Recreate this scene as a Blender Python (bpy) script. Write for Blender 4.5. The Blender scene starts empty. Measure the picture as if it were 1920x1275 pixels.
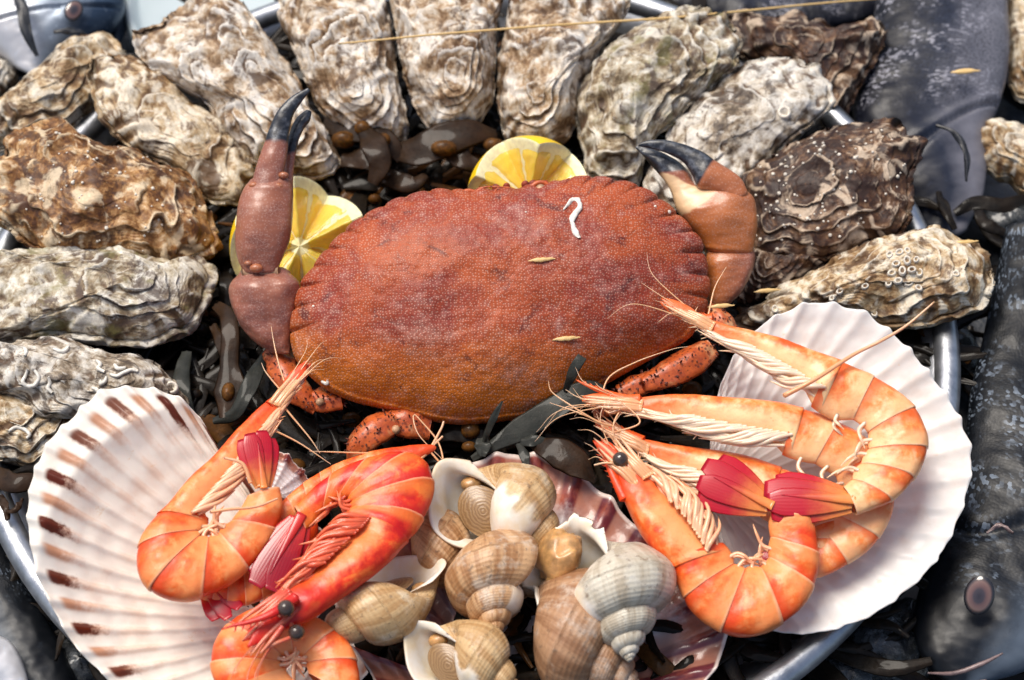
import bpy, math, random
import numpy as np
from math import radians as R, sin, cos, pi

# ------------------------------------------------------------------ camera, sky, sun, exposure
sc = bpy.context.scene
PITCH, DIST, TZ, LENS = 55.0, 85.0, 3.0, 63.75          # degrees, cm, cm, mm
CAM = np.array([0.0, -DIST * cos(R(PITCH)), TZ + DIST * sin(R(PITCH))])
cd = bpy.data.cameras.new('camera'); cam = bpy.data.objects.new('camera', cd)
sc.collection.objects.link(cam); sc.camera = cam
cam.location = CAM * .01; cam.rotation_euler = (R(90 - PITCH), 0, 0)
cd.lens = LENS; cd.sensor_width = 36; cd.clip_start = .01; cd.clip_end = 100
cd.dof.use_dof = True; cd.dof.focus_distance = .80; cd.dof.aperture_fstop = 8.0
SUN_EL, SUN_AZ = 66.0, 48.0          # degrees above the table; degrees left of straight behind the tray
w = bpy.data.worlds.new('World'); sc.world = w; w.use_nodes = True
wn = w.node_tree.nodes; sky = wn.new('ShaderNodeTexSky'); sky.sky_type = 'NISHITA'; sky.sun_disc = False
sky.dust_density = 4.0; sky.sun_elevation = R(SUN_EL); sky.sun_rotation = R(-SUN_AZ)
w.node_tree.links.new(sky.outputs[0], wn['Background'].inputs[0]); wn['Background'].inputs[1].default_value = .12
sl = bpy.data.lights.new('sun', 'SUN'); sl.energy = 2.8; sl.angle = R(30); sl.color = (1, .94, .85)
so = bpy.data.objects.new('sun', sl); sc.collection.objects.link(so); so.location = (0, 0, 2)
so.rotation_euler = (R(-(90 - SUN_EL)), 0, R(SUN_AZ))
sc.view_settings.view_transform = 'Standard'; sc.view_settings.look = 'None'
sc.view_settings.exposure = .24; sc.view_settings.gamma = 1
sc.cycles.max_bounces = 8; sc.cycles.caustics_reflective = False; sc.cycles.caustics_refractive = False

# ------------------------------------------------------------------ maths helpers (centimetres)
rng = np.random.default_rng(7); random.seed(7)
KP = 36 / 1920 / LENS
FW = np.array([0, cos(R(PITCH)), -sin(R(PITCH))]); UP = np.array([0, sin(R(PITCH)), cos(R(PITCH))])
TOCAM = -FW
def nrm(v):
    v = np.asarray(v, float); return v / (np.linalg.norm(v, axis=-1, keepdims=True) + 1e-12)
def ray(px, py):
    return FW + np.array([1., 0, 0]) * (px - 960) * KP - UP * (py - 637.5) * KP
def at(px, py, z):
    """point of the place seen at that spot of the photograph, at height z"""
    d = ray(px, py); return CAM + d * (z - CAM[2]) / d[2]
class Plane:
    """a resting plane: through the point seen at (px,py) at height z, tipped tx degrees to the viewer and ty to the right"""
    def __init__(s, px, py, z, tx=0, ty=0):
        s.p = at(px, py, z); s.n = nrm([math.tan(R(ty)), -math.tan(R(tx)), 1])
    def __call__(s, px, py, off=0):
        d = ray(px, py); p = s.p + s.n * off
        return CAM + d * (np.dot(p - CAM, s.n) / np.dot(d, s.n))
def cr(P, n, closed=False):
    """Catmull-Rom through P, n samples"""
    P = np.asarray(P, float); P = P[:, None] if P.ndim == 1 else P
    m = len(P)
    if closed:
        t = np.arange(n) / n * m; i = np.floor(t).astype(int); f = (t - i)[:, None]
        g = lambda k: P[(i + k) % m]
    else:
        t = np.linspace(0, m - 1, n); i = np.minimum(np.floor(t).astype(int), m - 2); f = (t - i)[:, None]
        Q = np.vstack([2 * P[0] - P[1], P, 2 * P[-1] - P[-2]]); g = lambda k: Q[i + k + 1]
    a, b, c, d = g(-1), g(0), g(1), g(2)
    return .5 * (2 * b + (c - a) * f + (2 * a - 5 * b + 4 * c - d) * f ** 2 + (3 * b - a - 3 * c + d) * f ** 3)
def even(P, n, closed=False):
    Q = cr(P, 40 * n if n < 60 else 8 * n, closed)
    if closed: Q = np.vstack([Q, Q[:1]])
    L = np.concatenate([[0], np.cumsum(np.linalg.norm(np.diff(Q, axis=0), axis=1))])
    t = np.linspace(0, L[-1], n + 1)[:-1] if closed else np.linspace(0, L[-1], n)
    return np.stack([np.interp(t, L, Q[:, k]) for k in range(Q.shape[1])], 1)
def sm(a, b, x):
    t = np.clip((x - a) / (b - a), 0, 1); return t * t * (3 - 2 * t)
_pm = np.random.default_rng(3).permutation(256); _pm = np.concatenate([_pm, _pm, _pm])
_gr = nrm(np.random.default_rng(5).normal(size=(256, 3)))
def noise(p):
    p = np.asarray(p, float); i = np.floor(p).astype(int); f = p - i; i = i & 255
    u = f * f * f * (f * (f * 6 - 15) + 10); r = 0
    for dx in (0, 1):
        for dy in (0, 1):
            for dz in (0, 1):
                h = _pm[_pm[_pm[(i[..., 0] + dx) & 255] + ((i[..., 1] + dy) & 255)] + ((i[..., 2] + dz) & 255)]
                g = _gr[h]; v = g[..., 0] * (f[..., 0] - dx) + g[..., 1] * (f[..., 1] - dy) + g[..., 2] * (f[..., 2] - dz)
                wx = u[..., 0] if dx else 1 - u[..., 0]; wy = u[..., 1] if dy else 1 - u[..., 1]; wz = u[..., 2] if dz else 1 - u[..., 2]
                r = r + v * wx * wy * wz
    return r * 1.6
def fbm(p, o=4, g=.5):
    p = np.asarray(p, float); r = 0; a = 1
    for k in range(o):
        r = r + a * noise(p * 2 ** k + 17.3 * k); a *= g
    return r
def v3(x, y, z=0):
    x, y, z = np.broadcast_arrays(x, y, z); return np.stack([x, y, z], -1)

# ------------------------------------------------------------------ object helpers
COL = sc.collection
def thing(name, loc, label, cat, group=None, kind=None):
    o = bpy.data.objects.new(name, None); COL.objects.link(o); o.location = np.asarray(loc) * .01
    o.empty_display_size = .01
    tag(o, label, cat, group, kind); o['org'] = [float(x) for x in loc]; return o
def tag(o, label=None, cat=None, group=None, kind=None):
    if label: o['label'] = label
    if cat: o['category'] = cat
    if group: o['group'] = group
    if kind: o['kind'] = kind
    return o
def mesh(name, V, F, mat, parent=None, attrs=None, smooth=True, org=None, root=None):
    """one mesh object; V in cm, F an (n,4) or (n,3) array or a list of such"""
    V = np.asarray(V, float).reshape(-1, 3)
    r = root or parent
    if r is not None:
        while r.parent: r = r.parent
        org = np.array(r['org'])
    if org is None: org = V.mean(0); org[2] = V[:, 2].min()
    me = bpy.data.meshes.new(name)
    Fs = F if isinstance(F, list) else [F]
    Fs = [np.asarray(f, np.int32) for f in Fs if len(f)]
    nl = sum(f.size for f in Fs); nf = sum(len(f) for f in Fs)
    me.vertices.add(len(V)); me.vertices.foreach_set('co', ((V - org) * .01).astype(np.float32).ravel())
    me.loops.add(nl); me.loops.foreach_set('vertex_index', np.concatenate([f.ravel() for f in Fs]))
    st = []; k = 0
    for f in Fs:
        st.append(np.arange(len(f)) * f.shape[1] + k); k += f.size
    me.polygons.add(nf); me.polygons.foreach_set('loop_start', np.concatenate(st).astype(np.int32))
    me.update(calc_edges=True); me.validate()
    if smooth: me.polygons.foreach_set('use_smooth', np.ones(len(me.polygons), bool))
    for k, a in (attrs or {}).items():
        a = np.asarray(a, np.float32).ravel()
        me.attributes.new(k, 'FLOAT', 'POINT').data.foreach_set('value', a)
    if mat: me.materials.append(mat)
    o = bpy.data.objects.new(name, me); COL.objects.link(o)
    if parent is not None: o.parent = parent
    else:
        o.location = org * .01; o['org'] = [float(x) for x in org]
    return o
def grid(nu, nv, cu=False, cv=False):
    """quads of a (nu,nv) vertex grid"""
    i = np.arange(nu if cu else nu - 1); j = np.arange(nv if cv else nv - 1)
    I, J = np.meshgrid(i, j, indexing='ij'); I2 = (I + 1) % nu; J2 = (J + 1) % nv
    return np.stack([I * nv + J, I2 * nv + J, I2 * nv + J2, I * nv + J2], -1).reshape(-1, 4)
class Join:
    """several shapes for one mesh"""
    def __init__(s): s.V = []; s.F = []; s.n = 0; s.A = {}
    def add(s, V, F, **A):
        V = np.asarray(V).reshape(-1, 3); s.V.append(V); s.F += [np.asarray(f) + s.n for f in (F if isinstance(F, list) else [F])]; s.n += len(V)
        for k, a in A.items(): s.A.setdefault(k, []).append(np.broadcast_to(np.asarray(a, float).ravel() if np.ndim(a) else a, (len(V),)))
    def out(s, name, mat, parent=None, **k):
        return mesh(name, np.vstack(s.V), s.F, mat, parent, {a: np.concatenate(x) for a, x in s.A.items()}, **k)
def frames(C, up=None):
    T = nrm(np.gradient(C, axis=0)); N = np.zeros_like(T)
    n = np.array(up if up is not None else [0, 0, 1.]); 
    if abs(np.dot(n, T[0])) > .95: n = np.array([1., 0, 0])
    for i in range(len(C)):
        n = nrm(n - T[i] * np.dot(n, T[i])); N[i] = n
    return T, N, np.cross(T, N)
def tube(P, rad, n=24, k=8, flat=1., up=None, straight=False):
    """round (or flattened) tube along P; rad a list along it. returns V,F,u"""
    C = np.asarray(P, float) if straight else even(P, n); n = len(C)
    r = np.interp(np.linspace(0, 1, n), np.linspace(0, 1, len(rad)), rad)
    T, N, B = frames(C, up); ph = np.arange(k) / k * 2 * pi
    V = C[:, None] + B[:, None] * (np.cos(ph)[None, :, None] * r[:, None, None]) + N[:, None] * (np.sin(ph)[None, :, None] * r[:, None, None] * flat)
    V = V.reshape(-1, 3); F = [grid(n, k, cv=True)]
    V = np.vstack([V, C[0] - T[0] * r[0] * .5, C[-1] + T[-1] * r[-1] * .5]); a = n * k; j = np.arange(k); j2 = (j + 1) % k
    q = np.stack([np.full(k, a), j2, j, j], 1)[:, :3]; q2 = np.stack([np.full(k, a + 1), (n - 1) * k + j, (n - 1) * k + j2], 1)
    return V, F + [q, q2], np.concatenate([np.repeat(np.linspace(0, 1, n), k), [0, 1]])
def tubeo(name, P, rad, mat, parent=None, n=24, k=8, flat=1., up=None, rough=0., **kw):
    V, F, u = tube(P, rad, n, k, flat, up); V = V + (rough * fbm(V * 3., 3))[:, None]; return mesh(name, V, F, mat, parent, {'u': u}, **kw)
def loft(A, B, nrmv, thick, nu=60, nv=28, p=2.0, cap=(.5, .5), asym=0., up=1., dn=1.):
    """body between two edges A,B (points), thickness ratio list; returns V (grid), F, u, ph"""
    A = cr(A, nu); B = cr(B, nu); th = np.interp(np.linspace(0, 1, nu), np.linspace(0, 1, len(np.atleast_1d(thick))), np.atleast_1d(thick))
    C = (A + B) / 2; H = (A - B) / 2; T = nrm(np.gradient(C, axis=0))
    N = np.cross(T, H); N = nrm(N) * np.sign(N @ nrmv)[:, None]
    hl = np.linalg.norm(H, axis=1); U = np.linspace(0, 1, nu)
    # rounded ends
    ex = []
    for e, (i, sgn, cp) in enumerate(((0, -1, cap[0]), (nu - 1, 1, cap[1]))):
        rows = []
        for t in (.25, .5, .75, .92, .995):
            rows.append((C[i] + T[i] * sgn * t * cp * hl[i], H[i] * math.sqrt(1 - t * t), N[i], hl[i] * th[i] * math.sqrt(1 - t * t), U[i]))
        ex.append(rows[::-1] if e == 0 else rows)
    st = [*ex[0]] + [(C[i], H[i], N[i], hl[i] * th[i], U[i]) for i in range(nu)] + [*ex[1]]
    ph = np.arange(nv) / nv * 2 * pi; c, s_ = np.cos(ph), np.sin(ph)
    cc = np.sign(c) * np.abs(c) ** (2 / p); ss = np.sign(s_) * np.abs(s_) ** (2 / p) * (1 + asym * c) * np.where(s_ > 0, up, dn)
    V = np.array([q[0] + np.outer(cc, q[1]) + np.outer(ss, q[2]) * q[3] for q in st])
    u = np.repeat([q[4] for q in st], nv)
    return V, grid(len(st), nv, cv=True), u, np.tile(ph / 2 / pi, len(st))
def lofto(name, A, B, nv_, thick, mat, parent=None, disp=None, extra=None, **k):
    V, F, u, ph = loft(A, B, nv_, thick, **k)
    W = V.reshape(-1, 3)
    if disp: W = W + disp(W, u, ph)
    at_ = {'u': u, 'ph': ph, 'dv': np.cos(ph * 2 * pi)}
    if extra: at_.update(extra(W, u, ph))
    return mesh(name, W, F, mat, parent, at_)
def ball(c, r, nu=12, nv=16, sc_=(1, 1, 1), ax=None):
    th = np.linspace(.03, pi - .03, nu); ph = np.arange(nv) / nv * 2 * pi
    V = np.stack([np.outer(np.sin(th), np.cos(ph)), np.outer(np.sin(th), np.sin(ph)), np.outer(np.cos(th), np.ones(nv))], -1).reshape(-1, 3) * r * np.array(sc_)
    if ax is not None:
        z = nrm(ax); x = nrm(np.cross([0, 1, .01], z)); y = np.cross(z, x); V = V @ np.array([x, y, z])
    return V + c, grid(nu, nv, cv=True)
def pxs(pts, pl, off=0):
    return np.array([pl(p[0], p[1], off if np.ndim(off) == 0 else off[i]) for i, p in enumerate(pts)])
def crop(pts, x0, y0, s):
    return [(x0 + a / s, y0 + b / s) for a, b in pts]

# ------------------------------------------------------------------ shader helpers
class NT:
    def __init__(s, name):
        s.m = bpy.data.materials.new(name); s.m.use_nodes = True; s.t = s.m.node_tree
        s.b = s.t.nodes['Principled BSDF']
        s.b.inputs['Subsurface Scale'].default_value = .01
    def new(s, ty): return s.t.nodes.new('ShaderNode' + ty)
    def put(s, sock, v):
        if isinstance(v, bpy.types.NodeSocket): s.t.links.new(v, sock)
        elif isinstance(v, (tuple, list)) and sock.type == 'RGBA' and len(v) == 3: sock.default_value = (*v, 1)
        else: sock.default_value = v
    def P(s, k=1.):
        """object coordinates in centimetres, shifted per thing"""
        t = s.new('TexCoord'); o = s.new('ObjectInfo')
        a = s.vm('SCALE', t.outputs['Object'], k=100. * k); b = s.vm('SCALE', o.outputs['Location'], k=337.)
        return s.vm('ADD', a, b)
    def vm(s, op, a, b=None, k=None):
        n = s.new('VectorMath'); n.operation = op; s.put(n.inputs[0], a)
        if b is not None: s.put(n.inputs[1], b)
        if k is not None: n.inputs['Scale'].default_value = k
        return n.outputs[0]
    def xyz(s, x, y, z=0.):
        n = s.new('CombineXYZ'); [s.put(n.inputs[i], v) for i, v in enumerate((x, y, z))]; return n.outputs[0]
    def at(s, name):
        n = s.new('Attribute'); n.attribute_name = name; return n.outputs['Fac']
    def noise(s, v, sc_, det=4., ro=.55, di=0.):
        n = s.new('TexNoise'); s.put(n.inputs['Vector'], v)
        for k, x in (('Scale', sc_), ('Detail', det), ('Roughness', ro), ('Distortion', di)): n.inputs[k].default_value = x
        return n.outputs['Fac']
    def vor(s, v, sc_, feat='F1', rnd=1., out='Distance', dim='3D'):
        n = s.new('TexVoronoi'); n.feature = feat; n.voronoi_dimensions = dim; s.put(n.inputs['Vector'], v); n.inputs['Scale'].default_value = sc_
        n.inputs['Randomness'].default_value = rnd; return n.outputs[out]
    def ma(s, op, a, b=0., c=None):
        n = s.new('Math'); n.operation = op; s.put(n.inputs[0], a); s.put(n.inputs[1], b)
        if c is not None: s.put(n.inputs[2], c)
        return n.outputs[0]
    def st(s, a, b, x):
        """smooth step of x from a to b"""
        n = s.new('MapRange'); n.interpolation_type = 'SMOOTHSTEP'; s.put(n.inputs['Value'], x)
        n.inputs['From Min'].default_value = min(a, b); n.inputs['From Max'].default_value = max(a, b)
        if a > b: n.inputs['To Min'].default_value, n.inputs['To Max'].default_value = 1, 0
        return n.outputs[0]
    def ramp(s, f, pts):
        n = s.new('ValToRGB'); s.put(n.inputs[0], f); e = n.color_ramp.elements
        while len(e) < len(pts): e.new(.5)
        for x, (p, c) in zip(e, pts): x.position = p; x.color = (*c, 1)
        return n.outputs[0]
    def mix(s, f, a, b, mode='MIX'):
        n = s.new('Mix'); n.data_type = 'RGBA'; n.blend_type = mode; s.put(n.inputs[0], f); s.put(n.inputs[6], a); s.put(n.inputs[7], b); return n.outputs[2]
    def bump(s, h, st=.5, d=.05, nm=None):
        n = s.new('Bump'); n.inputs['Strength'].default_value = st; n.inputs['Distance'].default_value = d * .01; s.put(n.inputs['Height'], h)
        if nm is not None: s.put(n.inputs['Normal'], nm)
        return n.outputs[0]
    def out(s, col, ro=.5, nm=None, **k):
        s.put(s.b.inputs['Base Color'], col); s.put(s.b.inputs['Roughness'], ro)
        if nm is not None: s.put(s.b.inputs['Normal'], nm)
        for a, v in k.items(): s.put(s.b.inputs[a.replace('_', ' ')], v)
        return s.m
def wet(t, w_=.5, r=.12):
    t.b.inputs['Coat Weight'].default_value = w_; t.b.inputs['Coat Roughness'].default_value = r; t.b.inputs['Coat IOR'].default_value = 1.33

def oyster_mat(name, cols, dark, darkcol, cav=.8, green=0., lift=0.):
    """cols: four shell colours from pale to brown"""
    t = NT(name); P = t.P(); s, a, cv = t.at('s'), t.at('a'), t.at('cav')
    n1 = t.noise(P, .38, 7, .62, 1.2); n2 = t.noise(P, 1.7, 7, .68, .8); n3 = t.noise(P, 7., 5, .65)
    rg = t.noise(t.xyz(t.ma('MULTIPLY_ADD', s, 20., t.ma('MULTIPLY', n1, 9.)), t.ma('MULTIPLY', a, 5.), 0.), 1., 6, .7)
    f = t.ma('ADD', t.ma('MULTIPLY', n1, .55), t.ma('MULTIPLY_ADD', rg, .22, t.ma('MULTIPLY', n2, .3)))
    f = t.ma('ADD', f, -lift - .02)
    c = t.ramp(f, [(.435, cols[0]), (.50, cols[1]), (.55, cols[2]), (.605, cols[3])])
    dk = t.st(.50, .585, t.ma('ADD', t.ma('MULTIPLY', t.noise(t.vm('ADD', P, (7.7, 3.1, 1.9)), .5, 7, .68, 1.6), .8), t.ma('MULTIPLY', rg, .2)))
    c = t.mix(t.ma('MULTIPLY', dk, dark), c, darkcol)
    wp = t.st(.55, .63, t.noise(t.vm('ADD', P, (2.2, 5.1, 8.8)), .6, 6, .6, 1.)); c = t.mix(t.ma('MULTIPLY', wp, .7), c, cols[0])
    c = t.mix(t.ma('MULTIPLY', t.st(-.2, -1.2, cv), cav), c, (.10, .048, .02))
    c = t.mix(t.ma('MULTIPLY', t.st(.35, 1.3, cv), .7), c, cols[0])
    ln = t.st(.58, .66, t.noise(t.xyz(t.ma('MULTIPLY_ADD', s, 60., t.ma('MULTIPLY', n1, 14.)), t.ma('MULTIPLY', a, 9.), 3.), 1., 3, .6)); c = t.mix(t.ma('MULTIPLY', ln, .35), c, cols[3])
    if green: c = t.mix(t.ma('MULTIPLY', t.st(.55, .68, t.noise(t.vm('ADD', P, (1.7, 9.1, 4.4)), .7, 4, .6)), green), c, (.22, .2, .06))
    sp = t.st(.35, .6, n3); c = t.mix(.22, c, t.mix(sp, (.25, .19, .14), (1, 1, 1)), 'MULTIPLY')
    h = t.ma('ADD', t.ma('MULTIPLY', rg, .12), t.ma('MULTIPLY_ADD', n2, 1.0, t.ma('MULTIPLY', n3, .35)))
    wet(t, .12, .2)
    return t.out(c, t.ma('MULTIPLY_ADD', n2, .4, .35), t.bump(h, .6, .10), Specular_IOR_Level=.35)
W_, C_, T_, B_ = (.80, .73, .62), (.62, .50, .36), (.36, .235, .12), (.16, .085, .035)
M = {}
M['oy_pale'] = oyster_mat('oyster_pale', [(.84, .80, .73), (.70, .60, .47), (.42, .28, .155), (.17, .09, .04)], .85, (.085, .042, .02), .8)
M['oy_brown'] = oyster_mat('oyster_brown', [(.82, .66, .44), (.50, .28, .11), (.24, .10, .025), (.085, .03, .01)], .9, (.075, .03, .014), .7, lift=-.02)
M['oy_dark'] = oyster_mat('oyster_dark', [(.66, .52, .38), (.22, .125, .065), (.09, .038, .017), (.03, .013, .008)], .95, (.030, .013, .010), .7, lift=-.06)
M['oy_olive'] = oyster_mat('oyster_olive', [(.82, .78, .68), (.56, .49, .36), (.30, .22, .125), (.11, .07, .038)], .85, (.10, .065, .05), .8, green=.6)
M['oy_grey'] = oyster_mat('oyster_grey', [(.80, .76, .68), (.55, .48, .38), (.29, .22, .145), (.10, .07, .042)], .85, (.07, .05, .04), .85)
M['oy_tan'] = oyster_mat('oyster_tan', [(.83, .76, .62), (.60, .46, .28), (.34, .205, .09), (.13, .065, .024)], .9, (.11, .055, .025), .8)

def plain(name, col, ro=.5, var=.3, scl=2., bump=.2, w_=.3, det=5, **k):
    t = NT(name); P = t.P(); n = t.noise(P, scl, det, .6); c = t.mix(t.st(.3, .7, n), tuple(x * (1 - var) for x in col), tuple(min(1, x * (1 + var)) for x in col))
    if w_: wet(t, w_, .15)
    return t.out(c, ro, t.bump(n, bump, .1), **k)
M['barn'] = plain('barnacle_chalk', (.72, .66, .56), .6, .25, 6, .3, .2)
M['tube'] = plain('worm_tube_chalk', (.74, .70, .62), .55, .2, 5, .3, .2)

# ------------------------------------------------------------------ setting: wet display table
def table_mat():
    t = NT('wet_dark_table'); P = t.P(); n = t.noise(P, .35, 5, .6); n2 = t.noise(P, 3., 4, .6)
    wet(t, .6, .15)
    return t.out(t.ramp(n, [(.35, (.008, .010, .013)), (.6, (.03, .034, .04)), (.8, (.07, .08, .09))]), .35, t.bump(n2, .4, .2))
TC = np.array([-2.32, 1.74]); TR = 22.9
g = 30; x = np.linspace(-300, 300, g); X, Y = np.meshgrid(x, x, indexing='ij')
o = mesh('table', v3(X, Y, -2.0), grid(g, g), table_mat(), smooth=False, org=np.array([0, 0, -2.])); tag(o, 'dark wet table top under the tray', None, None, 'structure')

# metal tray
def metal_mat():
    t = NT('dull_zinc'); P = t.P(); n = t.noise(P, 1.2, 5, .6); n2 = t.noise(P, 9., 4, .6)
    c = t.ramp(n, [(.3, (.32, .34, .37)), (.7, (.58, .6, .63))])
    return t.out(c, t.ma('MULTIPLY_ADD', n, .3, .2), t.bump(n2, .25, .06), Metallic=.9)
mt = metal_mat()
tray = thing('metal_tray', (TC[0], TC[1], -2), 'round dull grey metal tray with rolled rim holding all the shellfish', 'tray')
th = np.arange(160) / 160 * 2 * pi
def lathe(prof, c):
    p = np.array(prof); return np.stack([c[0] + np.outer(p[:, 0], np.cos(th)), c[1] + np.outer(p[:, 0], np.sin(th)), np.outer(p[:, 1], np.ones(160))], -1).reshape(-1, 3), grid(len(p), 160, cv=True)
mesh('base', *lathe([(.05, -.2), (10, -.2), (19.5, -.2), (21, .1), (21.8, 1.2), (22.3, 2.1), (22.6, 2.1), (22.1, 1.0), (21.3, -.3), (19.5, -.7), (19, -1.9), (18.6, -1.9), (18.6, -.7), (.05, -.7)], TC), mt, tray)
a = np.arange(13) / 12 * 2 * pi
mesh('rim', *lathe([(TR + .62 * cos(q), 2.3 + .62 * sin(q)) for q in a], TC), mt, tray)

# ------------------------------------------------------------------ oysters
def blur(h, k):
    for _ in range(k):
        h = (h + np.roll(h, 1, 1) + np.roll(h, -1, 1) + np.vstack([h[:1], h[:-1]]) + np.vstack([h[1:], h[-1:]])) / 5
    return h
OYR = 0
def oyster(label, pts, ctr, z, tx, ty, mat, H=1.3, depth=1.6, rings=7, seed=0, fold=5, amp=1., group='oysters set round the tray', barn=0, NA=230, NS=84, low=1.05, rough=1.):
    cx = np.mean([p[0] for p in pts]); cy = np.mean([p[1] for p in pts])
    pl = Plane(cx, cy, z, tx, ty); e1 = nrm(np.cross([0, 1, 0], pl.n)); e2 = np.cross(pl.n, e1)
    c = pl(*ctr); q = even(pxs(pts, pl), NA, True) - c; q = np.stack([q @ e1, q @ e2], 1)
    ang = np.arange(NA) / NA; ca = np.stack([np.cos(ang * 2 * pi), np.sin(ang * 2 * pi)], 1)
    jit = 1 + .035 * fbm(v3(ca[:, 0] * 6, ca[:, 1] * 6, seed), 3) * rough
    q = q * jit[:, None]; rad = np.linalg.norm(q, axis=1)
    s = np.linspace(0.004, 1, NS) ** .85
    S = np.repeat(s[:, None], NA, 1); A = np.repeat(ang[None], NS, 0)
    XY = S[..., None] * q[None]; p3 = v3(XY[..., 0], XY[..., 1], seed * 3.7)
    n05 = fbm(p3 * .45, 3); rr = S * rings * .72 * (.75 + .25 * (rad / rad.mean())[None]) + .85 * n05 + .08 * noise(p3 * 1.8)
    k = np.floor(rr); f = rr - k; f = np.where(f < .9, (f / .9) ** 1.6, (1 - f) / .1)
    ka = (np.sin(k * 12.9898 + seed * 4.1) * 43758.5453) % 1
    h = H * (1 - S ** 2.3) ** .85
    hd = amp * (.05 + .36 * ka ** 2) * (f - .4) * sm(.05, .3, S) * (.35 + .9 * sm(-.3, .4, noise(p3 * .5 + 9)))
    hd += .13 * amp * S ** 1.5 * np.sin(fold * 2 * pi * A * 2 + 5 * n05 + seed)
    hd += (.42 * fbm(p3 * .4 + 5, 2) + .075 * fbm(p3 * 1.5 + 3, 4) * sm(-.2, .5, noise(p3 * .35 + 50))) * amp * (1 - .5 * S ** 6)
    hd += .22 * amp * noise(v3(ca[:, 0] * 5, ca[:, 1] * 5, seed + 40))[None] * sm(.72, 1, S)
    r4 = rr * 4.3 + .5 * noise(p3 * 1.3 + 60); f4 = r4 - np.floor(r4); f4 = np.where(f4 < .85, f4 / .85, (1 - f4) / .15); hd += .05 * amp * (f4 - .5) * sm(.35, .8, S) * sm(-.25, .3, noise(p3 * .6 + 77))
    h = h + hd
    lip = np.exp(-((f - .95) / .35) ** 2) * (.1 + .9 * ka ** 2) * sm(.1, .3, S) * (1 - sm(.93, 1, S)); XY = XY * (1 + (.16 * amp * lip / (S * rad[None] + .3))[..., None])
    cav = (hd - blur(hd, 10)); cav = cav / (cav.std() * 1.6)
    top = c + XY[..., :1] * e1 + XY[..., 1:] * e2 + h[..., None] * pl.n
    # underside of the upper valve
    ed = h[-1]; und = []
    for ss, dz in ((1.005, -.1), (.97, -.2), (.8, -.12), (.4, .05), (.02, .1)):
        und.append(c + ss * (q[:, :1] * e1 + q[:, 1:] * e2) + (ed * (ss > .9) + dz)[:, None] * pl.n)
    V = np.concatenate([top, np.array(und)]); n = NS + 5
    t = thing('oyster', pl.p - np.array([0, 0, depth]), label, 'oyster', group)
    ones = lambda v: np.full((5, NA), v)
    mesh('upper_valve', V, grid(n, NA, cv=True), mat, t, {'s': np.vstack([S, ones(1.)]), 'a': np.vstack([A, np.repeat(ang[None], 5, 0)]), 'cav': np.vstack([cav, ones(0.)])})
    # lower valve: deep cup with layered edges
    ND = 44; d = np.linspace(0, 1, ND); D = np.repeat(d[:, None], NA, 1); AA = np.repeat(ang[None], ND, 0)
    lo = low + .05 * noise(v3(ca[:, 0] * 2.2, ca[:, 1] * 2.2, seed + 7)) * rough
    sc2 = lo[None] * (1 - D ** 2.6) ** .62
    nn = noise(v3(ca[None, :, 0] * 3 + 0 * D, ca[None, :, 1] * 3 + 0 * D, D * 5 + seed)); sw = (D * 7 + .8 * nn) % 1
    sc2 = sc2 + .05 * (sw - .5) * (1 - D) * rough + .015 * noise(v3(ca[None, :, 0] * 14 + 0 * D, ca[None, :, 1] * 14 + 0 * D, D * 9 + seed))
    zz = -.12 - depth * D + ed[None] * (1 - sm(0, .25, D)) + .1 * nn
    W = c + sc2[..., None] * (q[None, :, :1] * e1 + q[None, :, 1:] * e2) + zz[..., None] * pl.n
    inn = np.array([c + ss * (q[:, :1] * e1 + q[:, 1:] * e2) + (ed * (ss > .9) + dz)[:, None] * pl.n for ss, dz in ((.3, -.35), (.93, -.33), (.99, -.22))])
    W = np.concatenate([inn, W])
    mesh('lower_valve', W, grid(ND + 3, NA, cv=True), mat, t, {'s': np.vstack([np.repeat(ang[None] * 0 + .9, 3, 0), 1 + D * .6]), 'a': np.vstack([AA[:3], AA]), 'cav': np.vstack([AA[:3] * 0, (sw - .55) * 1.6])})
    if barn:
        J = Join(); r2 = np.random.default_rng(seed + 100)
        for _ in range(barn):
            i = int(NS * r2.uniform(.15, .96)); j = r2.integers(NA); b = top[i, j]; nv = nrm(np.cross(top[min(i + 2, NS - 1), j] - top[i - 2, j], top[i, (j + 2) % NA] - top[i, j - 2]))
            if nv @ pl.n < 0: nv = -nv
            rr_ = r2.choice([.05, .07, .1], p=[.5, .35, .15]); V_, F_ = ball(b + nv * .02, rr_, 6, 8, (1, 1, .7), nv); J.add(V_, F_)
        tag(J.out('barnacle_crust', M['barn'], t), kind='stuff')
    t['_'] = 1; del t['_']
    return t, top, pl

OUT = {}
def OY(key, *a, **k): OUT[key] = oyster(*a, **k)
OY('a', 'pale cream oyster lying diagonally behind the upright left crab claw', [(410,-4),(455,14),(490,56),(530,106),(551,141),(579,198),(600,226),(621,268),(632,300),(618,321),(597,328),(560,322),(487,303),(459,279),(438,261),(413,226),(388,184),(353,166),(318,148),(282,120),(265,92),(268,74),(293,56),(328,35),(357,14),(380,-10)], (520,225), 4.6, 22, 8, M['oy_pale'], seed=1, H=1.5, rings=8)
OY('b', 'long tan oyster with raised pale rim left of the left crab claw', [(184,113),(212,106),(247,109),(275,120),(304,138),(325,159),(353,184),(381,208),(424,233),(459,275),(476,307),(473,328),(455,342),(452,371),(424,374),(388,367),(353,339),(318,307),(282,289),(254,279),(226,254),(201,226),(184,191),(180,155)], (340,245), 3.9, 16, 10, M['oy_tan'], seed=2, H=.9, rings=5, amp=.9)
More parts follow.
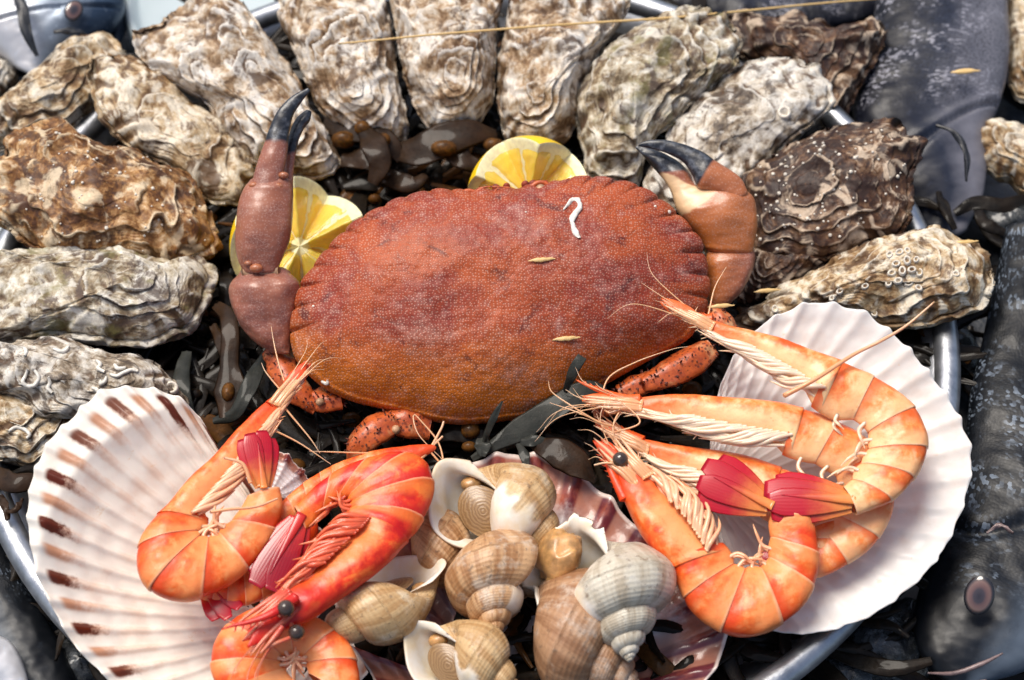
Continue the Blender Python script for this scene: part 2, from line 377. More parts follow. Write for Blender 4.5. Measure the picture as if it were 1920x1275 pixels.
OY('c', 'yellowish brown oyster touching the silver fish head at the far left', [(-60,215),(-10,190),(21,169),(56,141),(88,113),(106,88),(134,71),(169,64),(201,67),(222,85),(228,102),(212,109),(198,125),(190,150),(185,187),(155,215),(131,236),(106,243),(71,254),(35,264),(-10,272),(-60,265)], (110,160), 3.6, 14, 10, M['oy_tan'], seed=3, H=1.2)
OY('d', 'big glossy brown oyster with white specks at the left edge', [(-30,310),(0,293),(18,289),(21,268),(35,247),(71,244),(88,233),(116,226),(134,240),(169,261),(205,275),(240,279),(268,293),(304,311),(330,320),(355,335),(378,381),(392,406),(397,440),(388,467),(353,478),(341,502),(314,498),(275,480),(220,474),(157,476),(102,475),(59,447),(24,424),(-10,400)], (200,370), 4.9, 12, 10, M['oy_brown'], seed=14, H=1.6, depth=2.0, barn=70, rings=6)
OY('e', 'long cream oyster with olive hollow and layered frilly underside, left of seaweed', [(-60,480),(0,478),(39,478),(98,475),(157,470),(204,468),(251,478),(298,494),(345,502),(349,486),(369,484),(384,506),(386,525),(376,557),(365,582),(353,600),(337,610),(302,622),(275,632),(235,634),(196,630),(149,622),(98,618),(39,625),(-60,630)], (250,545), 4.0, 12, 8, M['oy_olive'], seed=5, H=1.1, low=1.14, depth=1.8)
OY('f', 'grey oyster with white worm tubes, its pointed tip by the left scallop shell', [(-60,640),(0,643),(39,643),(78,635),(118,631),(141,639),(165,651),(204,659),(251,667),(282,682),(314,706),(333,729),(345,745),(337,761),(290,790),(230,800),(180,790),(141,780),(110,776),(78,772),(59,749),(31,733),(-40,725)], (215,720), 3.9, 12, 8, M['oy_grey'], seed=6, H=1.0, depth=1.2)
OY('g', 'layered brown oyster lowest at the left edge, half under the grey one', [(-70,715),(20,730),(70,750),(140,775),(150,800),(125,820),(100,843),(78,862),(47,869),(16,862),(-40,850),(-80,800)], (40,795), 2.6, 10, 6, M['oy_tan'], seed=7, H=.9, depth=1.3, rings=6)
OY('h', 'upright cream oyster with round knob, above the orange seaweed bladders', [(536,-20),(532,28),(535,53),(549,78),(560,102),(571,141),(588,176),(609,212),(640,240),(680,258),(715,268),(750,260),(762,240),(760,226),(754,198),(744,155),(736,113),(733,71),(726,35),(715,7),(690,-25),(600,-45)], (668,185), 4.6, 24, 2, M['oy_pale'], seed=8, H=1.6, rings=9)
OY('i', 'white upright oyster between the round-knobbed one and the one crossed by straw', [(745,-20),(744,28),(747,64),(754,99),(761,134),(772,169),(782,198),(800,229),(818,241),(846,243),(874,236),(895,226),(913,201),(923,176),(922,141),(927,106),(924,71),(930,35),(938,10),(935,-25),(840,-50)], (862,175), 4.8, 24, 0, M['oy_pale'], seed=9, H=1.6, rings=9)
OY('j', 'mottled white and brown upright oyster just above the rear lemon', [(955,18),(948,53),(945,88),(938,124),(936,159),(938,191),(945,226),(948,254),(966,277),(994,281),(1026,277),(1051,268),(1068,247),(1079,212),(1082,176),(1100,134),(1118,99),(1140,68),(1165,35),(1168,5),(1150,-30),(1060,-50),(980,-30)], (1010,200), 4.6, 24, -2, M['oy_pale'], seed=10, H=1.6, amp=1.2, fold=7)
OY('k', 'large greenish grey oyster behind the tip of the right crab claw', [(1260,22),(1291,16),(1322,22),(1347,35),(1369,56),(1382,72),(1379,100),(1372,125),(1354,141),(1338,154),(1316,176),(1291,194),(1272,213),(1253,229),(1228,251),(1208,285),(1200,320),(1188,345),(1150,343),(1106,326),(1100,282),(1090,251),(1084,220),(1087,188),(1093,151),(1109,125),(1128,100),(1147,82),(1172,63),(1203,44),(1234,30)], (1190,180), 4.7, 22, -8, M['oy_olive'], seed=11, H=1.7, amp=1.3, rings=7)
OY('l', 'smooth greyish beige oyster with curled rim right behind the right claw', [(1253,260),(1266,229),(1285,201),(1307,179),(1338,154),(1369,138),(1401,122),(1432,116),(1463,111),(1495,118),(1523,132),(1542,154),(1551,179),(1545,201),(1523,226),(1495,245),(1479,260),(1460,276),(1441,298),(1420,317),(1398,332),(1370,350),(1310,375),(1250,385),(1215,350),(1230,300)], (1365,235), 4.2, 18, -8, M['oy_grey'], seed=12, H=1.1, amp=.8, rings=5)
OY('m', 'dark rough oyster lying behind the others next to the hanging fish', [(1370,35),(1405,23),(1450,33),(1490,20),(1506,23),(1516,38),(1541,38),(1561,48),(1601,53),(1621,43),(1636,38),(1654,50),(1651,75),(1636,100),(1621,136),(1606,161),(1586,196),(1566,211),(1540,201),(1500,160),(1440,125),(1385,95)], (1500,100), 3.6, 16, -6, M['oy_dark'], seed=13, H=1.2, amp=1.3)
OY('n', 'dark purple brown oyster sprinkled with white barnacles right of the crab', [(1405,321),(1440,296),(1476,276),(1516,256),(1551,246),(1591,231),(1631,233),(1681,236),(1691,256),(1717,261),(1717,286),(1706,316),(1701,361),(1699,397),(1686,427),(1661,442),(1621,452),(1581,472),(1541,482),(1491,487),(1440,480),(1405,470),(1395,400),(1398,350)], (1520,365), 4.4, 16, -10, M['oy_dark'], seed=24, H=1.4, barn=120, amp=.9, rings=8)
OY('o', 'small dark oyster tucked below the barnacled one beside the crab', [(1400,455),(1460,470),(1530,472),(1548,490),(1505,520),(1455,545),(1410,565),(1385,555),(1380,500)], (1450,505), 2.4, 12, -8, M['oy_dark'], seed=15, H=.9, depth=1.0, NA=150, NS=50)
OY('p', 'long cream oyster with honeycomb barnacles above the white scallop shell', [(1393,592),(1425,572),(1460,547),(1491,527),(1531,507),(1571,487),(1601,472),(1641,452),(1681,442),(1711,432),(1737,427),(1772,437),(1812,457),(1837,477),(1850,502),(1850,525),(1840,550),(1822,570),(1790,583),(1752,595),(1705,602),(1661,600),(1600,590),(1530,595),(1440,608),(1405,610)], (1690,512), 3.9, 14, -8, M['oy_tan'], seed=16, H=1.3, low=1.09, rings=7)
OY('q', 'pale oyster at the right edge under the hanging fish', [(1829,246),(1847,231),(1882,226),(1920,236),(1975,260),(1985,330),(1960,375),(1920,356),(1897,331),(1872,326),(1842,301),(1847,286),(1832,271)], (1910,290), 1.5, 10, -6, M['oy_tan'], seed=17, H=1., NA=150, NS=50, depth=1.6)
OY('r', 'brownish oyster cut by the top right corner of the picture', [(1900,-10),(1895,60),(1898,120),(1905,165),(1965,170),(1985,0),(1940,-40)], (1940,70), 1.2, 10, 0, M['oy_tan'], seed=18, H=1., NA=150, NS=50, depth=1.6)
OY('s', 'small pale oyster at the left edge below the silver fish head', [(-60,85),(0,100),(28,130),(20,160),(0,175),(-60,180)], (-15,135), 1.2, 10, 0, M['oy_grey'], seed=19, H=.8, NA=150, NS=50, depth=1.6)

def on_surf(key, px, py):
    """point of an oyster's upper valve nearest to what is seen at (px,py), and the shell normal there"""
    t, top, pl = OUT[key]; d = nrm(ray(px, py)); q = top - CAM; k = np.linalg.norm(q - (q @ d)[..., None] * d, axis=-1)
    i, j = np.unravel_index(k.argmin(), k.shape); return top[i, j], pl.n
def ringlet(name, c, n, r, mat, par, ky=1., rot=0.):
    x = nrm(np.cross([0, 1, .2], n)); y = np.cross(n, x); a = np.arange(12) / 12 * 2 * pi; V = []
    for rr, h in ((1.15, -.3), (1., .45), (.78, .55), (.6, .35), (.5, -.2), (.05, -.25)):
        for q in a:
            u_, w_ = cos(q) * r * rr, sin(q) * r * rr * ky; V.append(c + x * (u_ * cos(rot) - w_ * sin(rot)) + y * (u_ * sin(rot) + w_ * cos(rot)) + n * h * r)
    return mesh(name, V, grid(6, 12, cv=True), mat, par)
for px, py, r in ((1668,478,8),(1686,473,9),(1702,470,8),(1680,494,9),(1700,489,10),(1718,486,7),(1672,512,9),(1692,508,10),(1710,506,9),(1666,530,9),(1684,527,9),(1704,530,10),(1724,512,9),(1722,540,8),(1622,536,8),(1575,545,8),(1640,588,9),(1792,514,8),(1455,580,9),(1560,560,7)):
    c, n = on_surf('p', px, py); ringlet('barnacle', c, n, r * .022, M['barn'], OUT['p'][0], .75, random.uniform(0, 3))
c, n = on_surf('f', 322, 727); ringlet('barnacle', c, n, .3, M['barn'], OUT['f'][0])
c, n = on_surf('l', 1470, 212); ringlet('barnacle', c, n, .32, M['barn'], OUT['l'][0])
for tr in ([(52,692),(48,706),(42,716),(52,724),(66,722),(72,708),(64,694)], [(90,708),(94,718),(90,728),(98,736)], [(180,676),(188,684),(184,692),(196,698)], [(200,706),(196,716),(188,720),(192,712)], [(206,702),(220,706),(232,700),(246,694),(258,696)], [(172,728),(182,732),(188,742),(190,752)], [(100,655),(120,660),(130,650)], [(214,684),(222,692),(236,690)], [(46,668),(50,660),(46,654)], [(16,810),(30,802),(46,806),(56,816),(50,822)]):
    k = 'f' if tr[0][1] < 790 else 'g'
    pts = [on_surf(k, *p)[0] + OUT[k][2].n * .05 for p in tr]; tubeo('worm_tube', pts, [.06, .1, .1, .07], M['tube'], OUT[k][0], n=22, k=7)

# ------------------------------------------------------------------ crab
def crab_mat(name, base, dark, pale, dots=.8, rear=None, painted_haze=.5, dsc=7.4):
    t = NT(name); P = t.P(); n1 = t.noise(P, .35, 5, .6, .5); n2 = t.noise(P, 1.6, 6, .7); n3 = t.noise(P, 5, 4, .6)
    c = t.mix(t.st(.35, .65, n1), base, dark)
    if rear is not None:
        c = t.mix(t.st(.35, .95, t.ma('ADD', t.at('rear'), t.ma('MULTIPLY_ADD', n2, .5, -.25))), c, rear)
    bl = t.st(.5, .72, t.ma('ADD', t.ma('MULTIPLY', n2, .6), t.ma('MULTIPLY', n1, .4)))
    c = t.mix(t.ma('MULTIPLY', bl, painted_haze), c, pale)  # pale haze of sky sheen painted into the shell colour, broken up by noise
    c = t.mix(t.ma('MULTIPLY', t.st(.56, .68, t.noise(t.vm('ADD', P, (5.5, 1.2, 3.3)), .7, 6, .65, .6)), .75), c, (.075, .02, .022))
    c = t.mix(.35, c, t.mix(t.st(.3, .65, n3), (.35, .25, .25), (1, 1, 1)), 'MULTIPLY')
    vd = t.vor(t.xyz(t.at('cx'), t.at('cy'), 0.), dsc, 'F1', .7, dim='2D'); dm = t.st(.36, .12, vd)
    c = t.mix(t.ma('MULTIPLY', dm, t.ma('MULTIPLY_ADD', t.st(.35, .65, n2), dots * .5, dots * .3)), c, (.80, .50, .38))
    return t.out(c, .5, t.bump(t.ma('ADD', dm, t.ma('MULTIPLY', n3, .6)), .35, .05), Specular_IOR_Level=.35)
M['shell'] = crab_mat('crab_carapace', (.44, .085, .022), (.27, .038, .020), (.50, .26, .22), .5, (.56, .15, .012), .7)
def claw_mat():
    t = NT('crab_claw'); P = t.P(); n1 = t.noise(P, .6, 5, .6); n2 = t.noise(P, 2.5, 6, .7)
    c = t.mix(t.st(.3, .7, n1), (.36, .13, .075), (.22, .075, .055))
    c = t.mix(t.ma('MULTIPLY', t.at('orange'), .9), c, (.50, .15, .03))
    net = t.st(.06, .0, t.vor(t.vm('ADD', P, t.vm('SCALE', t.xyz(n2, n1), k=.6)), 6.0, 'DISTANCE_TO_EDGE'))
    c = t.mix(t.ma('MULTIPLY', net, t.ma('MULTIPLY', t.st(.45, .6, n1), .4)), c, (.60, .42, .34))
    c = t.mix(t.ma('MULTIPLY', t.st(.45, .2, t.vor(P, 8., 'F1')), .22), c, (.62, .42, .34))
    cr_ = t.st(.42, .58, t.ma('ADD', t.at('cream'), t.ma('MULTIPLY_ADD', n2, .3, -.15))); c = t.mix(cr_, c, (.74, .50, .28))
    bk = t.st(.40, .60, t.ma('ADD', t.at('black'), t.ma('MULTIPLY_ADD', n1, .24, -.12)))
    c = t.mix(bk, c, t.mix(t.st(.45, .7, n2), (.012, .014, .02), (.11, .12, .14)))
    wet(t, .4, .2)
    return t.out(c, .36, t.bump(t.ma('ADD', n2, t.ma('MULTIPLY', t.noise(P, 12, 3, .6), .5)), .25, .06))
M['claw'] = claw_mat()
def leg_mat():
    t = NT('crab_leg'); P = t.P(); n2 = t.noise(P, 2.5, 5, .7)
    c = t.mix(t.st(.3, .7, n2), (.62, .13, .025), (.40, .07, .02))
    c = t.mix(t.st(.55, .75, t.noise(P, 1.1, 4, .6)), c, (.6, .32, .15))
    sp = t.st(.34, .22, t.vor(t.vm('ADD', P, (0., 0., 0.)), 4.5, 'F1')); c = t.mix(t.ma('MULTIPLY', sp, .75), c, (.10, .02, .01)); wet(t, .4, .2)
    return t.out(c, .4, t.bump(n2, .4, .1))
M['leg'] = leg_mat()
M['socket'] = plain('crab_joint', (.42, .25, .14), .5, .4, 3, .4, .4)
CP = Plane(940, 565, 5.5, 26, 2)
crab = thing('crab', at(940, 700, 0), 'large brown crab with raised black-tipped claws in the middle of the tray', 'crab')
c7 = lambda L: crop(L, 520, 300, 2.133); c8 = lambda L: crop(L, 1160, 240, 2.657); c6 = lambda L: crop(L, 400, 150, 1.961)
top_e = [(50,690),(54,620),(70,560),(90,500),(130,440),(185,370),(240,310),(320,240),(400,195),(480,155),(590,124),(680,118),(760,118),(850,112),(930,110),(1000,102),(1080,92),(1180,70),(1280,66),(1360,80),(1440,102),(1510,140),(1580,195),(1640,255),(1690,320),(1712,400),(1728,490),(1718,570),(1692,640)]
bot_e = [(1660,700),(1600,745),(1500,795),(1400,850),(1300,905),(1200,960),(1050,1020),(900,1045),(760,1058),(650,1050),(550,1025),(400,990),(300,965),(200,920),(130,865),(75,800),(55,740)]
NA, NS = 640, 120
q1 = even(pxs(c7(top_e), CP), 400); q2 = even(pxs(c7([top_e[-1]] + bot_e + [top_e[0]]), CP), 242)[1:-1]
q = np.vstack([q1, q2]); cc = CP(*c7([(880, 560)])[0]); e1 = nrm(np.cross([0, 1, 0], CP.n)); e2 = np.cross(CP.n, e1); q = q - cc; q = np.stack([q @ e1, q @ e2], 1)
fr = np.zeros(NA); tt = np.linspace(0, 1, 400)
# ten pie-crust lobes on each side of the brow
edges_ = np.concatenate([np.linspace(.0, .40, 11), np.linspace(.60, 1., 11)]); lob = np.zeros(NA); gro = np.zeros(NA)
for a_, b_ in list(zip(edges_[:10], edges_[1:11])) + list(zip(edges_[11:-1], edges_[12:])):
    m = (tt >= a_) & (tt <= b_); x_ = (tt[m] - a_) / (b_ - a_); lob[:400][m] = np.sin(x_ * pi) ** .5 - .5
    gro[:400][m] = np.exp(-(np.minimum(x_, 1 - x_) / .09) ** 2)
wob = noise(v3(np.arange(NA) * .05, 0, 3)) * .5 + .75
mid = np.zeros(NA); mid[:400] = np.exp(-((tt - .5) / .1) ** 4)
qn = np.linalg.norm(q, axis=1); q0 = q
q = q * (1 + (.17 * lob * wob + mid * .09 * np.sin(tt[np.minimum(np.arange(NA), 399)] * 2 * pi * 25)) / qn)[:, None]
s = np.linspace(.0, 1, NS) ** .75; S = np.repeat(s[:, None], NA, 1); XY = S[..., None] * q0[None] + (q - q0)[None] * sm(.78, 1, S)[..., None]; p3 = v3(XY[..., 0], XY[..., 1], 11.)
h = 2.7 * (1 - S ** 2.6) ** .72
ant = np.concatenate([np.ones(400), np.zeros(240)])
h += -.24 * gro[None] * sm(.86, .98, S) * wob[None] + .10 * np.clip(lob, -.5, .5)[None] * sm(.8, .97, S) * (1 - sm(.985, 1, S))
h += .10 * sm(.955, .975, S) * (1 - sm(.985, 1., S)) * (1 - ant)[None]
# swellings and furrows of the back
def blob(x, y, r, a): return a * np.exp(-(((XY[..., 0] - x) ** 2 + (XY[..., 1] - y) ** 2) / r ** 2))
h += blob(-4.6, 1.0, 2.6, .22) + blob(4.6, 1.6, 2.6, .22) + blob(0, 2.6, 1.6, .12) + blob(-.1, -2.6, 1.7, .18) - blob(-2.3, -1.2, .9, .16) - blob(2.3, -.8, .9, .16) - blob(0, -.8, 1.0, .05)
h += .10 * fbm(p3 * .5, 3) + .025 * fbm(p3 * 2.5, 3)
top = cc + XY[..., :1] * e1 + XY[..., 1:] * e2 + h[..., None] * CP.n
und = [cc + ss * (q[:, :1] * e1 + q[:, 1:] * e2) + dz * CP.n for ss, dz in ((1.0, -.12), (.97, -.25), (.9, -.9), (.75, -1.7), (.4, -2.2), (.02, -2.3))]
rear = np.clip((1.2 - XY[..., 1]) / 6.5, 0, 1) + .25 * sm(.75, 1., S); V = np.concatenate([top, np.array(und)])
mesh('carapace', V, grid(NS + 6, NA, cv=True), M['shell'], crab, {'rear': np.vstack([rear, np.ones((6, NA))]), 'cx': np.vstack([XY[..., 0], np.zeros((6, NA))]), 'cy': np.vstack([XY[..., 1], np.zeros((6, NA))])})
CT = top
def on_crab(px, py):
    d = nrm(ray(px, py)); qq = CT - CAM; k = np.linalg.norm(qq - (qq @ d)[..., None] * d, axis=-1); i, j = np.unravel_index(k.argmin(), k.shape); return CT[i, j]
# brow: teeth, eyes, feelers
for px, py, r in ((930, 352, .2), (950, 349, .17), (985, 346, .2), (1000, 346, .24), (1022, 345, .2)):
    V, F = ball(CP(px, py, .1), r, 10, 12, (1, .8, 1.1)); mesh('brow_tooth', V, F, M['shell'], crab, {'rear': np.full(len(V), .2)})
for px, py in ((880, 372), (1014, 356)):
    V, F = ball(CP(px, py, .35), .27, 12, 14); mesh('eye', V, F, M['socket'], crab)
    a = np.linspace(.3, 2 * pi - .3, 14); ctr = CP(px, py, .3); tubeo('eye_socket', [ctr + e1 * .42 * cos(x) + e2 * .36 * sin(x) for x in a], [.1, .13, .1], M['leg'], crab, k=7)
for pts in ([(884,366),(905,352),(930,350),(955,352)], [(905,357),(920,364),(935,351)]):
    tubeo('feeler', [CP(x, y, .5) for x, y in pts], [.05, .03], M['leg'], crab, k=6)
# chalky worm tube on the back
pts = [(1056,394),(1064,384),(1074,374),(1084,376),(1088,388),(1078,400),(1072,414),(1078,430),(1086,446)]
tubeo('worm_tube', [on_crab(*p) + CP.n * .05 for p in pts], [.03, .10, .10, .14, .17, .12, .08], M['tube'], crab, n=48, k=10, flat=.6, up=CP.n, rough=.05)
for px, py, r in ((1255, 398, .1), (1229, 386, .07), (986, 397, .05), (588, 574, .07)):
    V, F = ball(on_crab(px, py), r, 6, 8, (1, 1, .8), CP.n); mesh('barnacle', V, F, M['barn'], crab)
tubeo('worm_tube', [on_crab(*p) + CP.n * .04 for p in ((604,716),(612,720),(614,712))], [.06, .09, .05], M['tube'], crab, n=12, k=7)

def claw_part(name, A, B, pl, offs, thick, black=None, cream=None, orange=0., parent=crab, nu=60, bumps=.05, **k):
    A3, B3 = pxs(A, pl, offs), pxs(B, pl, offs)
    def ex(W, u, ph):
        n = len(u); dv = np.cos(ph * 2 * pi)
        return {'black': np.clip((u - black[0]) / (black[1] - black[0]), 0, 1) if black else np.zeros(n), 'cream': cream(u, dv) if cream else np.zeros(n), 'orange': np.full(n, orange) if not callable(orange) else orange(u, dv)}
    return lofto(name, A3, B3, pl.n, thick, M['claw'], parent, disp=lambda W, u, ph: np.outer(fbm(W * .9, 4), pl.n) * bumps * 2, extra=ex, nu=nu, nv=40, **k)
# left claw, raised
LP = Plane(500, 560, 5.6, 30, 0)
carp = claw_part('claw_wrist', c6([(95,712),(62,752),(60,800),(78,855),(108,915),(160,970),(210,998)]), c6([(285,712),(316,745),(318,790),(302,850),(290,920),(286,975),(282,1003)]), LP, 0., [.55, .7, .75, .75, .7, .65], cap=(.35, .3), p=2.3, bumps=.08)
pal = claw_part('claw_palm', c6([(108,700),(88,655),(80,590),(85,520),(92,460),(110,405),(134,372)]), c6([(235,700),(258,645),(277,600),(289,540),(293,470),(293,410),(288,375)]), LP, .5, [.5, .65, .72, .75, .72, .68, .62], cap=(.3, .25), p=2.25, orange=.1)
claw_part('movable_finger', c6([(137,388),(150,345),(165,295),(185,240),(205,180),(232,122),(270,75),(310,46),(345,30)]), c6([(250,395),(258,345),(268,300),(275,240),(279,190),(293,132),(313,96),(338,62),(356,40)]), LP, .75, [.62, .62, .62, .6, .6], (.28, .52), parent=pal, cap=(.4, .3), p=2.1, bumps=.03)
claw_part('fixed_finger', c6([(246,430),(256,370),(262,310),(270,240),(284,182),(308,137),(342,110)]), c6([(294,430),(294,360),(300,290),(314,225),(336,175),(355,150),(362,120)]), LP, .0, [.8, .7, .65, .6], (.3, .5), cream=lambda u, d: .25 + 0 * u, parent=pal, cap=(.4, .3))
for c_, r in (((158, 692), .26), ((128, 674), .15), ((150, 388), .2), ((235, 392), .24), ((258, 350), .2)):
    V, F = ball(LP(*c6([c_])[0], 1.0), r, 12, 14, (1.2, .8, .8)); mesh('joint_knob', V, F, M['claw'], pal, {'black': np.zeros(len(V)), 'cream': np.full(len(V), .15), 'orange': np.full(len(V), .5)})
tubeo('joint_skin', [LP(*c6([p])[0], .4) for p in ((110, 704), (170, 706), (240, 702))], [.3, .4, .3], M['socket'], pal, k=10)
# right claw
RP = Plane(1340, 430, 6.0, 28, 0)
claw_part('claw_wrist', c8([(437,632),(430,690),(448,770),(450,850),(452,905)]), c8([(668,595),(680,650),(657,735),(602,830),(535,890)]), RP, -.3, [.5, .65, .7, .65, .55], cap=(.3, .3), p=2.3, orange=lambda u, d: np.clip(.55 + .6 * d, 0, 1))
pal = claw_part('claw_palm', c8([(425,588),(398,548),(350,490),(310,440),(285,398),(265,330),(240,280),(202,230),(152,172),(110,125),(84,100)]), c8([(668,612),(686,520),(688,440),(670,350),(600,300),(470,300),(380,275),(352,222),(282,155),(172,105),(97,86)]), RP, 0., [.5, .62, .66, .64, .55, .55, .6, .62, .6, .55, .5], (.62, .78), cream=lambda u, d: np.clip(1 - np.abs(u - .5) / .3, 0, 1) * np.clip(.55 + .6 * d, 0, 1) * 1.5, orange=lambda u, d: np.clip(1.2 - u * 1.6, 0, 1), cap=(.3, .3), p=2.3, nu=80)
claw_part('movable_finger', c8([(560,372),(520,337),(455,312),(395,297),(365,232),(320,170),(240,126),(150,99),(100,90)]), c8([(640,310),(612,255),(562,213),(482,163),(422,123),(340,86),(240,61),(150,60),(113,70)]), RP, .65, [.6, .62, .62, .6, .6], (.30, .48), parent=pal, cap=(.5, .4), p=2.1, bumps=.03, orange=.55)
tubeo('joint_skin', [RP(*c8([p])[0], -.3) for p in ((440, 612), (540, 596), (655, 606))], [.3, .45, .35], M['socket'], pal, k=10)
for i in range(7):
    V, F = ball(RP(*c8([(372 + i * 3, 240 + i * 9)])[0], .35), .09, 6, 8); mesh('finger_tooth', V, F, M['barn'], pal)
# walking legs
def leg(pts, zs, rad, par=crab, spines=True):
    P = [at(x, y, z) for (x, y), z in zip(pts, zs)]; V, F, u = tube(P, rad, 34, 20, .7); ph_ = np.append(np.tile(np.arange(20) / 20 * 2 * pi, 34), [0, 0]); ctr_ = np.vstack([np.repeat(even(P, 34), 20, 0), V[-2:]]); V = ctr_ + (V - ctr_) * (1 + .10 * np.cos(4 * ph_ + .6))[:, None] + .06 * fbm(V * 1.6, 3)[:, None]
    o = mesh('leg_segment', V, F, M['leg'], par, {'u': u})
    C = even(P, 16); J = Join()
    for i in range(60):
        k = i % 15; d = nrm(rng.normal(size=3) + TOCAM * .5); r_ = np.interp(k / 15, np.linspace(0, 1, len(rad)), rad); b = C[k] + d * r_ * .85
        J.add(*tube([b, b + d * .1, b + d * .2], [.05, .01], 3, 5)[:2])
    tag(J.out('spine_tuft', M['spine'], o), kind='stuff'); return o
M['spine'] = plain('crab_spines', (.10, .02, .01), .5)
leg([(515,655),(535,700),(562,738),(596,762)], [3.6,3.7,3.4,3.0], [.55, .62, .6, .4]); leg([(590,742),(612,752),(640,748)], [3.1,3.2,3.2], [.5,.55,.5])
leg([(800,795),(760,790),(722,792)], [2.8,3.2,3.3], [.8,.85,.6]); leg([(740,788),(700,810),(670,838),(656,868)], [3.4,3.5,3.2,2.6], [.6,.75,.62,.2])
leg([(1330,652),(1290,682),(1245,705),(1205,720)], [4.2,4.3,4.2,4.0], [.55,.75,.7,.4]); leg([(1225,712),(1195,722),(1160,738)], [3.8,3.8,3.6], [.5,.55,.4]); leg([(1200,742),(1160,752),(1110,768)], [2.8,2.8,2.4], [.6,.7,.5]); leg([(1385,640),(1350,600),(1330,580)], [4.4,4.8,4.6], [.4,.5,.4])
for px, py, r in ((724,784,.2),(742,806,.22),(600,754,.2)):
    V, F = ball(at(px, py, 3.6), r, 10, 12); mesh('joint_knob', V, F, M['socket'], crab)

# ------------------------------------------------------------------ lemon halves, cut in zigzag
def rind_mat():
    t = NT('lemon_rind'); P = t.P(); n = t.noise(P, 1.2, 3, .5); v = t.vor(P, 9., 'F1'); 
    return t.out(t.mix(n, (.95, .66, .008), (.92, .55, .004)), .35, t.bump(t.st(.0, .35, v), .3, .04), Subsurface_Weight=.15, Subsurface_Radius=(.4, .25, .05))
M['rind'] = rind_mat()
M['pith'] = plain('lemon_pith', (.93, .84, .50), .5, .12, 4, .3, .2, Subsurface_Weight=.2, Subsurface_Radius=(.5, .4, .2))
def pulp_mat():
    t = NT('lemon_pulp'); P = t.P(); n = t.noise(t.vm('MULTIPLY', P, (1., 1., 1.)), 2.2, 5, .6, .6); v = t.noise(t.xyz(t.ma('MULTIPLY', t.at('ang'), 40.), t.ma('MULTIPLY', t.at('rho'), 3.)), 1., 3, .5)
    wet(t, .8, .08)
    return t.out(t.mix(t.ma('ADD', t.ma('MULTIPLY', n, .6), t.ma('MULTIPLY', v, .4)), (.95, .70, .14), (.92, .55, .04)), .25, t.bump(v, .5, .08), Subsurface_Weight=.5, Subsurface_Radius=(.8, .5, .12))
M['pulp'] = pulp_mat()
def lemon(label, c, axis, r, n=5, amp=.34, roll=0., long=1.15):
    z = nrm(axis); x = nrm(np.cross([0, 1, .1], z)); y = np.cross(z, x); c = np.array(c, float)
    x, y = x * cos(roll) + y * sin(roll), -x * sin(roll) + y * cos(roll)
    t = thing('lemon_half', c - z * r, label, 'lemon', 'zigzag cut lemon halves')
    W = lambda X, Y, Z: c + np.asarray(X)[..., None] * x + np.asarray(Y)[..., None] * y + np.asarray(Z)[..., None] * z
    NA_ = 48 * n; a = np.arange(NA_) / NA_ * 2 * pi; tri = 2 * np.abs(((a * n / 2 / pi) % 1) * 2 - 1) - 1   # -1..1
    zh = tri * amp * r
    # rind: from cut edge down to the pole
    rows = []
    for k in np.linspace(0, 1, 26):
        lat0 = np.arcsin(np.clip(zh / (r * long), -1, 1)); lat = lat0 * (1 - k) - (pi / 2 - .02) * k
        rows.append(W(r * np.cos(lat) * np.cos(a), r * np.cos(lat) * np.sin(a), r * long * np.sin(lat)))
    mesh('rind', np.array(rows), grid(26, NA_, cv=True), M['rind'], t)
    # pith ring on the cut: from the rind's edge inwards, with a rounded yellow-white lip
    rows = []; re = r * np.cos(np.arcsin(np.clip(zh / (r * long), -1, 1)))
    for k, dz in ((1., 0.), (.985, .03), (.93, .035), (.87, .02), (.85, -.12)):
        rows.append(W(re * k * np.cos(a), re * k * np.sin(a), zh * k + dz))
    rows[-1] = W(re * .8 * np.cos(a), re * .8 * np.sin(a), zh * .8 + .0); rows.append(W(.02 * np.cos(a), .02 * np.sin(a), 0 * a - .0))
    mesh('pith', np.array(rows), grid(len(rows), NA_, cv=True), M['pith'], t)
    ns = 9; off = .2
    for i in range(ns):
        a0, a1 = (i + .022) / ns * 2 * pi + off, (i + .978) / ns * 2 * pi + off
        aa = np.linspace(a0, a1, 26); tr = 2 * np.abs(((aa * n / 2 / pi) % 1) * 2 - 1) - 1; zz = tr * amp * r; rr_ = r * np.cos(np.arcsin(np.clip(zz / (r * long), -1, 1)))
        rho = np.linspace(.12, .86, 16); RH = np.repeat(rho[:, None], 26, 1); ed = np.minimum(np.linspace(0, 1, 26), np.linspace(1, 0, 26))
        puff = .10 * (sm(0, .18, ed)[None] * sm(0, .1, (.86 - RH)) * sm(0, .06, RH - .12)) + .05 * fbm(v3(RH * 9, aa[None] * 7, i), 3)
        V = W(RH * rr_[None] * np.cos(aa)[None], RH * rr_[None] * np.sin(aa)[None], RH * zz[None] + puff - .015)
        mesh('pulp_segment', V, grid(16, 26), M['pulp'], t, {'ang': np.repeat(aa[None], 16, 0), 'rho': RH})
    return t
lemon('lemon half cut in zigzag behind the upright left claw', at(562, 462, 3.6), [.22, -.42, .85], 3.35, roll=.55)
lemon('lemon half cut in zigzag peeking over the front edge of the crab shell', at(992, 372, 5.0), [0, -.75, .6], 3.0, roll=.15)

